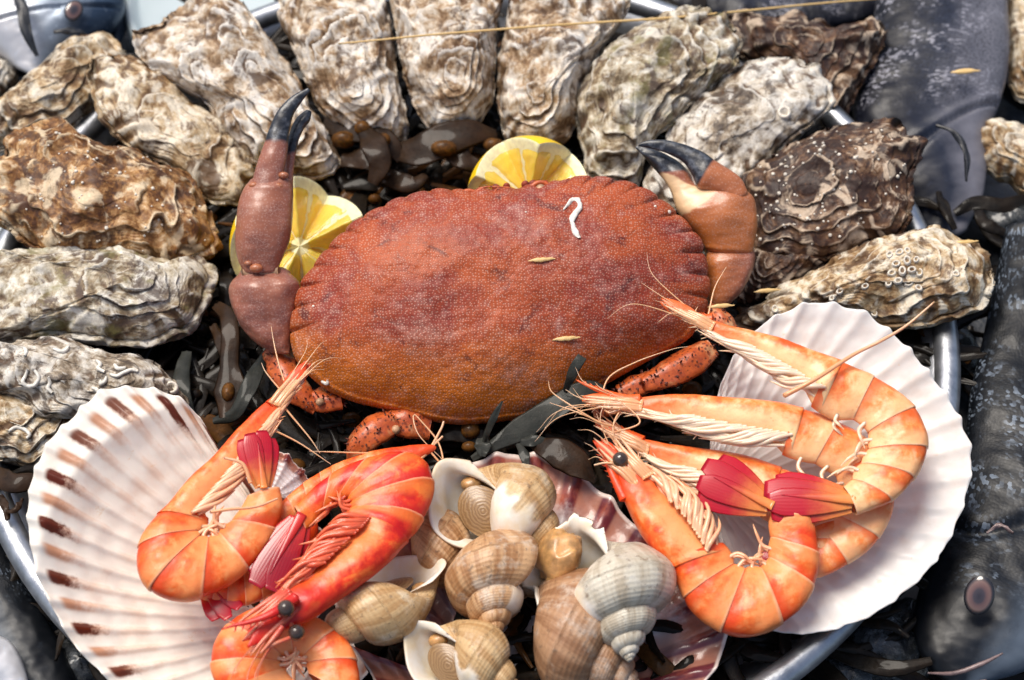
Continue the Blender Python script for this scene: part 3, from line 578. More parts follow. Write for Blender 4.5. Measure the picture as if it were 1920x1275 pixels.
# ------------------------------------------------------------------ scallop shells
def scallop_mat(name, inner, marks, outer):
    t = NT(name); P = t.P(); s, rb, al = t.at('s'), t.at('rib'), t.at('alt'); n = t.noise(P, .8, 5, .6); n2 = t.noise(P, 4, 5, .6)
    c = t.mix(t.st(.45, .75, n), inner, tuple(x * y for x, y in zip(inner, (.95, .88, .84))))
    st_ = t.ma('ADD', s, t.ma('MULTIPLY_ADD', n2, .10, -.05))
    sp = t.ma('MULTIPLY', t.ma('MULTIPLY', t.st(.85, .92, t.ma('ADD', st_, t.ma('MULTIPLY', t.st(.36, .10, t.at('a')), .2))), t.st(.972, .95, s)), t.st(.05, .45, t.ma('MULTIPLY_ADD', n2, .5, t.ma('ADD', rb, -.25))))
    big = t.ma('MULTIPLY', sp, t.ma('MULTIPLY_ADD', al, 1.1, .10))
    strk = t.ma('MULTIPLY', t.ma('MULTIPLY', t.st(.35, .9, st_), t.st(.97, .9, s)), t.ma('MULTIPLY', t.st(.1, .6, rb), t.st(.35, .6, n)))
    c = t.mix(t.ma('MULTIPLY', strk, marks * .28), c, (.62, .30, .14)); c = t.mix(t.ma('MULTIPLY', t.ma('MULTIPLY', t.st(.80, .94, st_), t.st(.97, .94, s)), t.ma('MULTIPLY', t.st(.0, .6, rb), marks * .8)), c, (.52, .19, .06))
    c = t.mix(t.ma('MULTIPLY', big, marks), c, (.10, .014, .003))
    c = t.mix(t.ma('MULTIPLY', t.st(.66, .72, t.noise(t.vm('ADD', P, (3., 1., 2.)), 1.0, 4, .6)), .35), c, (.65, .42, .2))
    if outer is not None:
        oc = t.mix(t.st(.3, .7, t.noise(t.xyz(t.ma('MULTIPLY', s, 9.), t.ma('MULTIPLY', t.at('a'), 30.), n), 1., 4, .6)), outer[0], outer[1]); c = t.mix(t.at('side'), c, oc)
    wet(t, .1, .15)
    return t.out(c, .38, t.bump(n2, .12, .06), Specular_IOR_Level=.35, Subsurface_Weight=.1, Subsurface_Radius=(.5, .35, .25))
M['scal_l'] = scallop_mat('scallop_brown_marked', (.82, .765, .68), 1., ((.6, .45, .35), (.4, .2, .12)))
M['scal_r'] = scallop_mat('scallop_white', (.74, .715, .68), .0, ((.8, .76, .72), (.6, .5, .42)))
def purple_mat():
    t = NT('scallop_purple'); P = t.P(); s, rb = t.at('s'), t.at('rib'); n = t.noise(P, .9, 5, .6); n2 = t.noise(P, 4, 5, .6)
    c = t.mix(t.st(.3, .6, t.noise(t.xyz(t.ma('MULTIPLY', s, 5.), t.ma('MULTIPLY', t.at('a'), 40.), n), 1., 4, .6)), (.40, .10, .06), (.13, .02, .03))
    c = t.mix(t.ma('MULTIPLY', t.st(.5, .2, rb), .6), c, (.55, .26, .17))
    c = t.mix(t.ma('MULTIPLY', t.at('pale'), t.st(.94, .80, t.ma('MULTIPLY_ADD', n2, .12, s))), c, (.84, .76, .74))
    c = t.mix(t.st(.975, .99, s), c, (.75, .62, .55)); wet(t, .6, .12)
    return t.out(c, .3, t.bump(n2, .3, .06))
M['scal_p'] = purple_mat()
def scallop(label, rim, hinge, z, tx, ty, depth, ribs, mat, ramp_=.22, seed=0, pale=None, wob=.12, ref=None, k0=.0, thick=.22):
    cx, cy = ref or (np.mean([p[0] for p in rim]), np.mean([p[1] for p in rim]))
    pl = Plane(cx, cy, z, tx, ty); e1 = nrm(np.cross([0, 1, 0], pl.n)); e2 = np.cross(pl.n, e1)
    NA_, NS_ = ribs * 22, 90; q3 = even(pxs(rim, pl), NA_); hg = pl(*hinge)
    q = q3 - hg; q = np.stack([q @ e1, q @ e2], 1); ang = np.linspace(0, 1, NA_)
    ph = (ang * ribs + .25 * noise(v3(ang * 5, 0, seed)) + k0) * 2 * pi; rib = np.cos(ph + .55 * np.sin(ph)); alt = ((np.floor(ph / 2 / pi + .5) % 2) > .5) * 1.
    alt = alt * (.85 + .3 * noise(v3(np.floor(ph / 2 / pi + .5) * 1.7, .5, seed)))
    ln = np.linalg.norm(q, axis=1); q0 = q; q = q * (1 + (wob * rib + .05 * noise(v3(ang * 60, 3, seed))) / ln)[:, None]
    # disc centre for the bowl
    m = q.mean(0) * .62; R_ = np.median(np.linalg.norm(q - m, axis=1)); s = np.linspace(.0, 1, NS_) ** .9; S = np.repeat(s[:, None], NA_, 1)
    XY = S[..., None] * q0[None] + (q - q0)[None] * sm(.6, 1, S)[..., None]
    rr = np.linalg.norm(XY - m, axis=2) / R_
    h = depth * (np.clip(rr, 0, 1.15) ** 2.2 - 1) + ramp_ * S ** 1.3 * (1 - .0 * S) * rib[None] + .05 * fbm(v3(XY[..., 0], XY[..., 1], seed) * .8, 3) + .02 * np.sin(S * 60 + 3 * noise(v3(XY[..., 0] * .3, XY[..., 1] * .3, seed)))
    top = hg + XY[..., :1] * e1 + XY[..., 1:] * e2 + h[..., None] * pl.n; bt = top - pl.n * (thick * (1 - .6 * sm(.9, 1, S)))[..., None]
    V = np.concatenate([top, bt[::-1]]); f2 = lambda A: np.concatenate([A, A[::-1]])
    RB = np.repeat(rib[None] * .5 + .5, NS_, 0); AL = np.repeat(alt[None], NS_, 0)
    t = thing('scallop_shell', pl.p - np.array([0, 0, depth]), label, 'scallop shell', 'scallop shells used as dishes')
    at_ = {'s': f2(S), 'rib': f2(RB), 'alt': f2(AL), 'a': f2(np.repeat(ang[None], NS_, 0)), 'side': np.concatenate([0 * S, 0 * S + 1])}
    if pale is not None: at_['pale'] = f2(np.repeat(np.interp(ang, *pale)[None], NS_, 0))
    mesh('valve', V, grid(NS_ * 2, NA_), mat, t, at_)
    return t, top, pl
SLt = scallop('white scallop shell with brown rim blotches under the prawns at left', [(640,1010),(560,930),(500,890),(455,868),(412,838),(390,805),(362,775),(330,755),(290,741),(250,737),(200,741),(170,758),(140,790),(100,828),(78,865),(62,905),(54,950),(54,1000),(62,1050),(72,1090),(92,1130),(110,1165),(140,1210),(180,1250),(230,1295),(300,1345),(380,1380),(470,1390),(560,1370),(640,1320),(690,1260)], (640,1130), 4.6, 8, 10, 1.9, 34, M['scal_l'], seed=1, ref=(330,1020), ramp_=.10, wob=.03)
SRt = scallop('pure white scallop shell under the four prawns at right', [(1335,760),(1360,690),(1390,640),(1430,605),(1470,585),(1520,570),(1570,575),(1620,590),(1665,620),(1705,655),(1745,700),(1775,740),(1800,785),(1818,830),(1822,880),(1812,930),(1795,980),(1770,1030),(1735,1075),(1690,1115),(1640,1150),(1590,1172),(1540,1186),(1490,1190),(1440,1180),(1400,1150),(1370,1100)], (1330,900), 5.2, 12, -4, 1.7, 25, M['scal_r'], seed=2, ref=(1560,880), ramp_=.07, wob=.045)
SPt = scallop('reddish purple ribbed scallop shell lying under the whelks', [(700,1130),(730,1000),(790,920),(860,880),(940,858),(1020,862),(1080,885),(1140,930),(1200,985),(1280,1060),(1340,1130),(1362,1190),(1345,1250),(1290,1310),(1180,1350),(1000,1370),(820,1350),(720,1290),(660,1215)], (960,1290), 2.6, 4, 0, 1.2, 22, M['scal_p'], seed=3, wob=.06, ramp_=.12, ref=(1000,1100), pale=([0, .15, .2, .5, .56, 1], [0, .3, 1, 1, 0, 0]))
scallop('small piece of white scallop shell with dark edge between the left prawns', [(512,842),(535,850),(560,870),(590,905),(620,945),(600,975),(560,985)], (500,930), 3.2, 8, 0, .4, 7, M['scal_p'], seed=4, ramp_=.08, wob=.05, pale=([0, 1], [1, 1]))

# ------------------------------------------------------------------ whelks
def whelk_mat(name, base, streak, pale, grey=0.):
    t = NT(name); P = t.P(); th_, v, inn = t.at('th'), t.at('v'), t.at('inner'); n = t.noise(P, .9, 5, .6); n2 = t.noise(P, 4., 5, .65)
    ax = t.noise(t.xyz(t.ma('MULTIPLY', th_, 5.), t.ma('MULTIPLY', v, 1.5), n), 1., 5, .65); c = t.mix(t.st(.38, .62, ax), base, streak)
    c = t.mix(t.ma('MULTIPLY', t.st(.5, .68, t.ma('ADD', t.ma('MULTIPLY', n, .7), t.ma('MULTIPLY', n2, .3))), .8), c, pale)
    cord = t.ma('MULTIPLY_ADD', t.ma('SINE', t.ma('MULTIPLY', v, 230.)), .5, .5); c = t.mix(t.ma('MULTIPLY', cord, .09), c, tuple(x * .35 for x in streak))
    c = t.mix(t.ma('MULTIPLY', t.st(.3, .42, t.noise(P, 6, 4, .6)), -.0), c, base)
    c = t.mix(t.ma('MULTIPLY', t.st(.57, .66, n2), .6), c, (.13, .07, .032))
    ic = t.mix(t.st(.3, .8, n), (.86, .82, .75), (.78, .62, .38)); c = t.mix(inn, c, ic); wet(t, .2, .25)
    nb = t.ma('SUBTRACT', 1., inn)
    return t.out(c, .42, t.bump(t.ma('MULTIPLY', nb, t.ma('ADD', t.ma('MULTIPLY', cord, .28), t.ma('ADD', t.ma('MULTIPLY', ax, .8), t.ma('MULTIPLY', n2, .8)))), .55, .06))
M['wh_tan'] = whelk_mat('whelk_tan', (.62, .42, .21), (.44, .25, .10), (.78, .66, .47))
M['wh_brown'] = whelk_mat('whelk_brown', (.46, .26, .14), (.29, .14, .065), (.66, .54, .43))
M['wh_rust'] = whelk_mat('whelk_rust', (.60, .36, .18), (.36, .17, .065), (.78, .66, .52))
M['wh_grey'] = whelk_mat('whelk_grey', (.62, .57, .46), (.44, .37, .27), (.74, .71, .63))
def operc_mat():
    t = NT('whelk_operculum'); P = t.P(); r = t.at('r'); n = t.noise(P, 2., 4, .6)
    w_ = t.ma('MULTIPLY_ADD', t.ma('SINE', t.ma('MULTIPLY_ADD', r, 46., t.ma('MULTIPLY', n, 16.))), .5, .5); wet(t, .5, .15)
    return t.out(t.mix(w_, (.23, .13, .055), (.33, .20, .09)), .35, t.bump(w_, .25, .04))
M['operc'] = operc_mat(); M['flesh'] = plain('whelk_flesh', (.50, .27, .10), .35, .45, 1.3, .5, .4, Subsurface_Weight=.3, Subsurface_Radius=(.6, .35, .15))
def whelk(label, apex, base, open_dir, mat, seed=0, W=1.75, flesh=0, ragged=0., fat=1.0, opc=True, lipw=1.0, callus=1., cext=1.):
    apex, base = np.array(apex), np.array(base); z = nrm(apex - base); L = np.linalg.norm(apex - base); sc_ = L / 2.75
    y = -nrm(np.asarray(open_dir) - z * np.dot(open_dir, z)); x = np.cross(y, z); k = math.log(W) / 2 / pi
    nt, nv = 300, 72; tt_ = np.linspace(-6.2 * 2 * pi, 0, nt); ph = np.arange(nv) / nv * 2 * pi
    def ringV(th0, sz=1., flare=0., inset=0.):
        e = math.exp(k * th0); cph, sph = np.cos(ph), np.sin(ph)
        a_ = (.5 + flare * .13) * sz * fat; c_ = (.80 + flare * .05) * sz; low = np.clip(-sph, 0, 1)
        rad = .47 * fat + a_ * np.sign(cph) * np.abs(cph) ** .9 * (1 - .42 * low ** 1.6) - .10 * low ** 2
        ax = -1.95 + c_ * sph * (1 + .10 * low)
        if ragged: rad = rad + ragged * flare * .12 * noise(v3(cph * 4, sph * 4, seed)); ax = ax + ragged * flare * .12 * noise(v3(cph * 4, sph * 4, seed + 5))
        rad = np.maximum(rad, .0)
        wv = 1 + .012 * math.sin(th0 * 9 + seed)
        return e, rad * e * wv, ax * e
    rows = []; TH = []; VV = []; IN = []
    def push(th0, sz, flare, inn):
        e, rad, ax = ringV(th0, sz, flare); an = -th0
        p = base + z * 2.75 * sc_ + sc_ * (np.outer(rad * cos(an), x) + np.outer(rad * sin(an), y) + np.outer(ax, z)); rows.append(p); TH.append(np.full(nv, th0)); VV.append(ph / 2 / pi); IN.append(np.full(nv, float(inn)))
    for th0 in tt_: push(th0, 1., max(0, 1 + th0 / .5) ** 2 * lipw if th0 > -.5 else 0., 0)
    push(.03, .97, lipw, .8)
    for q_ in np.linspace(.01, 1.6, 14): push(-q_, .92 - .06 * q_, max(0, 1 - q_ / .4) ** 2 * lipw, 1)
    IN = np.array(IN); THa = np.array(TH); VVa = np.array(VV); cal = sm(-2 * pi - .25, -2 * pi - .05, THa) * sm(-2 * pi + 1.15 * cext, -2 * pi + .95 * cext, THa + .5 * noise(v3(VVa * 9, THa * 1.5, seed))) * callus; IN[:nt] = np.maximum(IN[:nt], cal[:nt])
    V = np.array(rows) ; V = V + (.025 * fbm(V * 1.2 + seed, 3))[..., None] * z
    t = thing('whelk', np.array([*((apex + base) / 2)[:2], min(apex[2], base[2]) - 1]), label, 'whelk', 'whelks heaped in the middle of the front')
    mesh('shell', V, grid(len(rows), nv, cv=True), mat, t, {'th': TH, 'v': VV, 'inner': IN})
    o3 = base + z * 2.75 * sc_
    if opc:
        th0 = -.30; e = math.exp(k * th0); an = -th0; rx = x * cos(an) + y * sin(an); ty_ = x * sin(an) - y * cos(an)
        rows = []; rs = np.linspace(.0, 1, 14)
        for r_ in rs: rows.append(o3 + sc_ * e * (np.outer(.47 + .40 * fat * r_ * np.cos(ph) * (1 - .1 * r_), rx) + np.outer(-1.72 + .56 * r_ * np.sin(ph), z) + np.outer(.12 * (1 - r_ ** 2) + 0 * ph, ty_)))
        mesh('operculum', np.array(rows), grid(14, nv, cv=True), M['operc'], t, {'r': np.repeat(rs, nv)})
        V, F = ball(o3 + sc_ * e * (rx * .30 - 2.30 * z - ty_ * .22), .20 * sc_, 14, 18, (1, .8, .7)); mesh('flesh', V + (.06 * fbm(V * 1.5, 3))[:, None], F, M['flesh'], t)
    if flesh:
        c_ = o3 + sc_ * (x * .62 * fat - z * 2.05 - y * .02); V, F = ball(c_ - z * .2 * sc_ + y * .12 * sc_, .5 * sc_, 30, 40, (1., .75, .95), z); mesh('foot', V + (.26 * fbm(V * .9 + seed, 4))[:, None], F, M['flesh'], t)
    return t
UPI = UP
whelk('whelk with wide white mouth and brown lid at the top of the heap', at(1058,1055,4.0), at(868,848,5.6), TOCAM + np.array([.45, 0, 0]), M['wh_tan'], 1, fat=1.2, lipw=1.5, cext=1.45)
whelk('whelk lying on its side, its pointed spire towards the bottom prawn', at(578,1202,4.6), at(838,1078,4.8), TOCAM * .55 + UPI * .85, M['wh_tan'], 2, fat=.92)
whelk('mottled brown and white whelk with blunt spire down in the heap centre', at(928,1200,4.8), at(908,1015,4.4), -TOCAM + np.array([.5, 0, 0]), M['wh_rust'], 3, fat=1.35, opc=False)
whelk('pale grey whelk with ragged lip and spire pointing down beside the right prawns', at(1182,1244,5.2), at(1128,968,5.6), TOCAM * .5 + UPI * .9 + np.array([-.3, 0, 0]), M['wh_grey'], 4, flesh=1, ragged=1.6, opc=False, fat=1.42)
whelk('plump reddish brown whelk cut by the bottom edge beside the grey one', at(1205,1295,3.6), at(992,1150,3.9), -TOCAM, M['wh_brown'], 5, fat=1.4, opc=False)
whelk('small tan whelk with open mouth at the bottom edge', at(985,1320,4.2), at(798,1150,4.8), TOCAM + np.array([.3, 0, 0]), M['wh_tan'], 6, fat=1.05)
whelk('rusty brown whelk half hidden between the red prawn and the heap', at(905,1120,3.0), at(765,985,3.6), -TOCAM, M['wh_rust'], 7, fat=1.0, opc=False)
whelk('shadowed whelk showing only its lip in the gap of the heap', at(940,1130,2.6), at(1050,1040,3.0), TOCAM + UPI * .3, M['wh_rust'], 8)

# ------------------------------------------------------------------ prawns
def prawn_mat(name, deep, mid, pale, lift=0.):
    t = NT(name); P = t.P(); f, dv, cp = t.at('f'), t.at('dv'), t.at('cara'); n = t.noise(P, .8, 5, .6, .6); n2 = t.noise(P, 3., 5, .6)
    x = t.ma('ADD', t.ma('MULTIPLY', n, .7), t.ma('MULTIPLY', n2, .3))
    c = t.ramp(t.ma('ADD', x, lift), [(.40, pale), (.5, mid), (.62, deep)])
    # belly side paler, back redder
    c = t.mix(t.ma('MULTIPLY', t.st(-.05, -.8, t.ma('MULTIPLY_ADD', n2, .5, t.ma('ADD', dv, -.25))), .75), c, pale)
    c = t.mix(t.ma('MULTIPLY', t.st(.7, 1., t.ma('MULTIPLY_ADD', n, .3, t.ma('ADD', dv, -.15))), .55), c, deep)
    ff = t.ma('MULTIPLY_ADD', n, .35, t.ma('ADD', f, -.17)); nc = t.ma('SUBTRACT', 1., cp)
    c = t.mix(t.ma('MULTIPLY', nc, t.ma('MULTIPLY', t.st(.42, .10, t.ma('MULTIPLY_ADD', dv, -.12, ff)), .85)), c, deep)
    c = t.mix(t.ma('MULTIPLY', nc, t.ma('MULTIPLY', t.st(.48, .8, ff), .7)), c, pale)
    c = t.mix(t.ma('MULTIPLY', nc, t.ma('MULTIPLY', t.st(.93, .98, f), .3)), c, (.92, .6, .42))
    c = t.mix(t.ma('MULTIPLY', cp, t.ma('MULTIPLY', t.st(.42, .05, ff), .85)), c, deep)
    c = t.mix(t.ma('MULTIPLY', cp, t.ma('MULTIPLY', t.st(.55, -.15, t.ma('MULTIPLY_ADD', n2, .6, t.ma('ADD', dv, -.3))), t.st(.2, .6, f))), c, tuple(min(.93, x * 1.04 + .03) for x in pale))
    c = t.mix(t.ma('MULTIPLY', t.st(.64, .7, t.noise(P, 5., 3, .5)), .25), c, deep)
    wet(t, .35, .2)
    return t.out(c, .42, t.bump(t.ma('ADD', n2, t.ma('MULTIPLY', n, .8)), .35, .10), Specular_IOR_Level=.4, Subsurface_Weight=.15, Subsurface_Radius=(.9, .35, .15), Subsurface_Scale=.006)
def limb_mat(name, a, b):
    t = NT(name); P = t.P(); u = t.at('u'); n = t.noise(P, 2., 4, .6); wet(t, .5, .12)
    return t.out(t.mix(t.ma('ADD', t.ma('MULTIPLY', u, .7), t.ma('MULTIPLY_ADD', n, .8, -.4)), a, b), .3, t.bump(n, .15, .05), Subsurface_Weight=.3, Subsurface_Radius=(.9, .4, .2), Subsurface_Scale=.004)
def fan_mat(name, a, b):
    t = NT(name); P = t.P(); u, ph = t.at('u'), t.at('dv'); n = t.noise(P, 1.5, 4, .6); rib_ = t.ma('MULTIPLY_ADD', t.ma('SINE', t.ma('MULTIPLY', ph, 26.)), .5, .5)
    c = t.mix(t.st(.02, .6, t.ma('MULTIPLY_ADD', n, .4, t.ma('ADD', u, -.2))), a, b); wet(t, .35, .2)
    return t.out(c, .25, t.bump(rib_, .06, .04), Subsurface_Weight=.2, Subsurface_Radius=(.9, .2, .15), Subsurface_Scale=.004)
PR = {}
PR['o'] = dict(body=prawn_mat('prawn_orange', (.72, .05, .005), (.84, .155, .02), (.90, .32, .10)), limb=limb_mat('prawn_legs_pale', (.88, .50, .30), (.86, .30, .12)), fan=fan_mat('prawn_tail_orange', (.82, .26, .06), (.48, .006, .02)), ant=limb_mat('prawn_feeler_pale', (.80, .36, .16), (.82, .5, .32)))
PR['p'] = dict(PR['o'], body=prawn_mat('prawn_pale', (.78, .10, .010), (.87, .26, .06), (.92, .52, .25), lift=-.02), limb=limb_mat('prawn_legs_cream', (.84, .62, .45), (.84, .48, .27)))
PR['r'] = dict(body=prawn_mat('prawn_red', (.56, .008, .006), (.78, .045, .008), (.86, .20, .03), lift=.02), limb=limb_mat('prawn_legs_red', (.72, .10, .04), (.80, .25, .10)), fan=fan_mat('prawn_tail_red', (.62, .03, .02), (.30, .003, .014)), ant=limb_mat('prawn_feeler_red', (.62, .06, .03), (.78, .35, .2)))
def eye_mat():
    t = NT('prawn_eye'); n = t.noise(t.P(), 6, 4, .6); wet(t, 1., .05); return t.out(t.mix(n, (.012, .008, .006), (.09, .055, .04)), .2)
M['peye'] = eye_mat()
def leaf(base, tip, wd, nrm_, thick=.10, prof=(.38, .6, .8, .94, 1., .95, .55), bend=0., n=22, nv=14):
    """flat blade, a real solid; returns V,F,u,dv"""
    base, tip = np.array(base), np.array(tip); d = tip - base; sd = nrm(np.cross(nrm_, d)); L = np.linalg.norm(d)
    u = np.linspace(0, 1, n); w_ = np.interp(u, np.linspace(0, 1, len(prof)), prof) * wd / 2; C = base + np.outer(u, d) + np.outer(np.sin(u * pi) * bend * L, nrm_)
    ph = np.arange(nv) / nv * 2 * pi; V = C[:, None] + sd * (np.cos(ph)[None, :, None] * w_[:, None, None]) + nrm_ * (np.sin(ph)[None, :, None] * (thick / 2 * (.3 + .7 * np.minimum(1, w_ / w_.max() * 1.2)) * (1 + .8 * 0))[:, None, None]) + nrm_ * (.18 * np.cos(ph)[None, :, None] ** 2 * w_[:, None, None] * -.12)
    V = V.reshape(-1, 3); V = np.vstack([V, C[0], C[-1]]); j = np.arange(nv); j2 = (j + 1) % nv
    F = [grid(n, nv, cv=True), np.stack([np.full(nv, n * nv), j2, j], 1), np.stack([np.full(nv, n * nv + 1), (n - 1) * nv + j, (n - 1) * nv + j2], 1)]
    return V, F, np.concatenate([np.repeat(u, nv), [0, 1]]), np.concatenate([np.tile(np.cos(ph), n), [0, 0]])
def prawn(label, D, Vn, pl, off, kind, ce, tail=None, rost=None, eyes=(), ants=(), th=.62, legs=True, group='cooked prawns piled on the scallop shells', seed=0, fanw=.55, pleo=True, legside=1., headdir=None):
    """D back edge, Vn belly edge (stations from head to tail, places in the photograph); ce: station where the carapace ends"""
    m = len(D); off = np.broadcast_to(np.asarray(off, float), (m,)) if np.ndim(off) == 0 else np.interp(np.arange(m), np.linspace(0, m - 1, len(off)), off)
    D3, V3 = pxs(D, pl, off), pxs(Vn, pl, off); mt_ = PR[kind]; r_ = np.random.default_rng(seed + 50)
    NF = 400; Df, Vf = cr(D3, NF), cr(V3, NF); C = (Df + Vf) / 2; H = (Df - Vf) / 2; T = nrm(np.gradient(C, axis=0)); hl = np.linalg.norm(H, axis=1)
    # lateral axis and thickness
    N = np.cross(T, H); N = nrm(N) * np.sign(N @ pl.n)[:, None]
    lat = np.minimum(hl * th, 1.35 * th / .62); ker = np.ones(21) / 21; lat = np.convolve(np.pad(lat, 10, 'edge'), ker, 'valid')
    t = thing('prawn', np.array([*C[NF // 2][:2], C[:, 2].min() - 1.2]), label, 'prawn', group)
    nv = 40; ph = np.arange(nv) / nv * 2 * pi; cph, sph = np.cos(ph), np.sin(ph); wid = .80 + .20 * cph
    def shell(name, s0, s1, flare, carp=False, n=34, tuck=.04):
        i = np.linspace(s0, s1, n) / (m - 1) * (NF - 1); i = np.clip(i, 0, NF - 1); rows = []; f = np.linspace(0, 1, n)
        g = lambda A: np.stack([np.interp(i, np.arange(NF), A[:, k]) for k in range(3)], 1)
        c, h_, nn_ = g(C), g(H), g(N); l_ = np.interp(i, np.arange(NF), lat)
        if carp and legs:     # the carapace leaves a strip of belly and legs uncovered
            kk = .30 * sm(.0, .25, f) * (1 - .85 * sm(.80, 1., f)); c = c + h_ * kk[:, None]; h_ = h_ * (1 - kk)[:, None]
        if carp: sc_ = np.interp(f, [0, .06, .15, .9, .97, 1], [.80, .9, 1., 1.0, 1.03, 1.05]); 
        else: sc_ = np.interp(f, [0, .15, .5, .9, .97, 1], [1 - tuck, 1 - tuck * .4, 1.01, 1.02, 1.028, 1.022])
        for k in range(n):
            pv = -.10 * np.clip(-cph, 0, 1) ** 6 * (np.abs(f[k] - .5) * 2) ** 2 * (not carp)     # pleura: lower corners rounded
            rows.append(c[k] + np.outer(cph * sc_[k] - pv, h_[k]) + np.outer(sph * wid * sc_[k], nn_[k]) * l_[k])
        # inner lip at the rear edge, and a closed front for the head
        rows.append(c[-1] + np.outer(cph * (sc_[-1] - .05), h_[-1]) + np.outer(sph * wid * (sc_[-1] - .05), nn_[-1]) * l_[-1]); F_ = np.append(f, 1)
        if carp:
            rows = [c[0] + nrm(C[0] - C[25]) * o_ * np.linalg.norm(h_[0]) + np.outer(cph * k, h_[0]) + np.outer(sph * wid * k, nn_[0]) * l_[0] for k, o_ in ((.02, .85), (.35, .7), (.62, .35))] + rows; F_ = np.concatenate([[0, 0, 0], F_])
        V = np.array(rows); V = V + (.075 * fbm(V * .9 + seed, 4))[..., None] * pl.n
        nn2 = len(rows); return mesh(name, V, grid(nn2, nv, cv=True), mt_['body'], t, {'f': np.repeat(F_, nv), 'dv': np.tile(cph, nn2), 'cara': np.full(nn2 * nv, float(carp))})
    car = shell('carapace', 0, ce + .12, .05, True, 60)
    b = ce + (m - 1 - ce) * np.cumsum([0, .13, .18, .20, .17, .14, .18]); b[-1] = m - 1
    for k in range(6): shell('abdomen_segment', max(b[k] - .25, 0), min(b[k + 1] + .10, m - 1), .05)
    ev = lambda A, s_: np.array([np.interp(s_ / (m - 1) * (NF - 1), np.arange(NF), A[:, k]) for k in range(3)])
    if tail:
        bs, tp = [pl(*q_[:2], q_[2] if len(q_) > 2 else off[-1]) for q_ in tail[:2]]; L = np.linalg.norm(tp - bs); d = nrm(tp - bs); sd = np.cross(pl.n, d)
        for k, (a_, ln, lift, wf) in enumerate(((-.36, .88, -.14, 1.), (.36, .92, -.10, 1.), (-.14, 1., .0, 1.), (.16, .97, .03, 1.))):
            dd = d * cos(a_ * fanw * 1.6) + sd * sin(a_ * fanw * 1.6); V, F, u, dv = leaf(bs + sd * a_ * L * .22 + pl.n * lift, bs + sd * a_ * L * .22 + dd * L * ln + pl.n * lift, L * .34 * wf, nrm(pl.n + sd * a_ * .5), .06, bend=.02); mesh('tail_blade', V, F, mt_['fan'], t, {'u': u, 'dv': dv})
        V, F, u, dv = leaf(bs - d * .15 + pl.n * .2, bs + d * L * .8 + pl.n * .12, L * .13, pl.n, .12, (1, .9, .7, .5, .3, .05)); mesh('telson', V, F, mt_['fan'], t, {'u': u * .7, 'dv': dv})
    hd = nrm(C[0] - C[25])
    if rost:
        Pp = [pl(*q_[:2], q_[2] if len(q_) > 2 else off[0] + .1) for q_ in rost]; V, F, u = tube(Pp, [.26, .22, .16, .10, .03], 26, 8, .7); ro = mesh('rostrum', V, F, mt_['body'], t, {'f': u * 0, 'dv': u * 0 + .9, 'cara': u * 0 + 1})
        E = even(Pp, 12); J = Join(); sd = nrm(np.cross(pl.n, E[-1] - E[0])); sg = np.sign(sd @ H[0]) or 1
        for k in range(2, 10): J.add(*tube([E[k], E[k] + sd * sg * .14 + hd * .1, E[k] + sd * sg * .2 + hd * .2], [.06, .01], 4, 5)[:2])
        J.A['f'] = [np.zeros(J.n)]; J.A['dv'] = [np.full(J.n, .9)]; J.A['cara'] = [np.ones(J.n)]; J.out('rostrum_teeth', mt_['body'], ro)
    for q_ in eyes:
        e = pl(q_[0], q_[1], q_[3]); V, F = ball(e, q_[2], 14, 18); mesh('eye', V, F, M['peye'], t); base = C[4] + H[4] * .3; V, F, u = tube([base, (base + e) / 2 + pl.n * .05, e], [.12, .1, .1], 8, 8); mesh('eye_stalk', V, F, mt_['ant'], t, {'u': u})
    if legs:
        lt = lambda s_: np.interp(s_ / (m - 1) * (NF - 1), np.arange(NF), lat)
        def pt(s_, w_, n_):      # a spot beside the belly: w_ 0 at the axis, 1 at the belly edge
            c, v, nn_ = ev(C, s_), ev(Vf, s_), ev(N, s_); return c + (v - c) * w_ + nn_ * (lt(s_) * n_)
        for k in range(26):      # walking legs folded forward along the belly
            s0 = ce * (.28 + .70 * ((k * 7) % 26) / 25); s1 = max(.05, s0 - ce * r_.uniform(.35, .7)); w0, w1 = r_.uniform(.25, .7), r_.uniform(.55, 1.12); n0 = r_.uniform(.1, .75)
            pts = [pt(s0 + (s1 - s0) * q_, w0 + (w1 - w0) * q_ ** .8 + .05 * r_.normal(), n0 * (1 - .35 * q_)) for q_ in np.linspace(0, 1, 5)]
            fw = nrm(pts[-1] - pts[-2]); h_ = nrm(ev(Vf, s1) - ev(C, s1)); pts.append(pts[-1] + fw * r_.uniform(.2, .8) + h_ * r_.uniform(-.25, .4) * legside + pl.n * r_.uniform(-.2, .25))
            V, F, u = tube(pts, [.06, .10, .10, .08, .06, .015], 34, 7); mesh('leg', V, F, mt_['limb'], t, {'u': u})
        for k in range(16):      # leg bases, slanting forward over one another
            s_ = ce * (.42 + .58 * (k + r_.uniform(-.4, .4)) / 15); s_ = min(s_, ce * .99); sf = max(.05, s_ - ce * r_.uniform(.28, .5)); we = r_.uniform(.85, 1.15)
            V, F, u = tube([pt(s_, .22, .8), pt(s_ * .75 + sf * .25, .45, .85), pt(s_ * .4 + sf * .6, .5 + .35 * we, r_.uniform(.4, .8)), pt(sf, we, r_.uniform(.0, .4))], [.07, .12, .10, .07, .02], 22, 8); mesh('leg_base', V, F, mt_['limb'], t, {'u': u * .5})
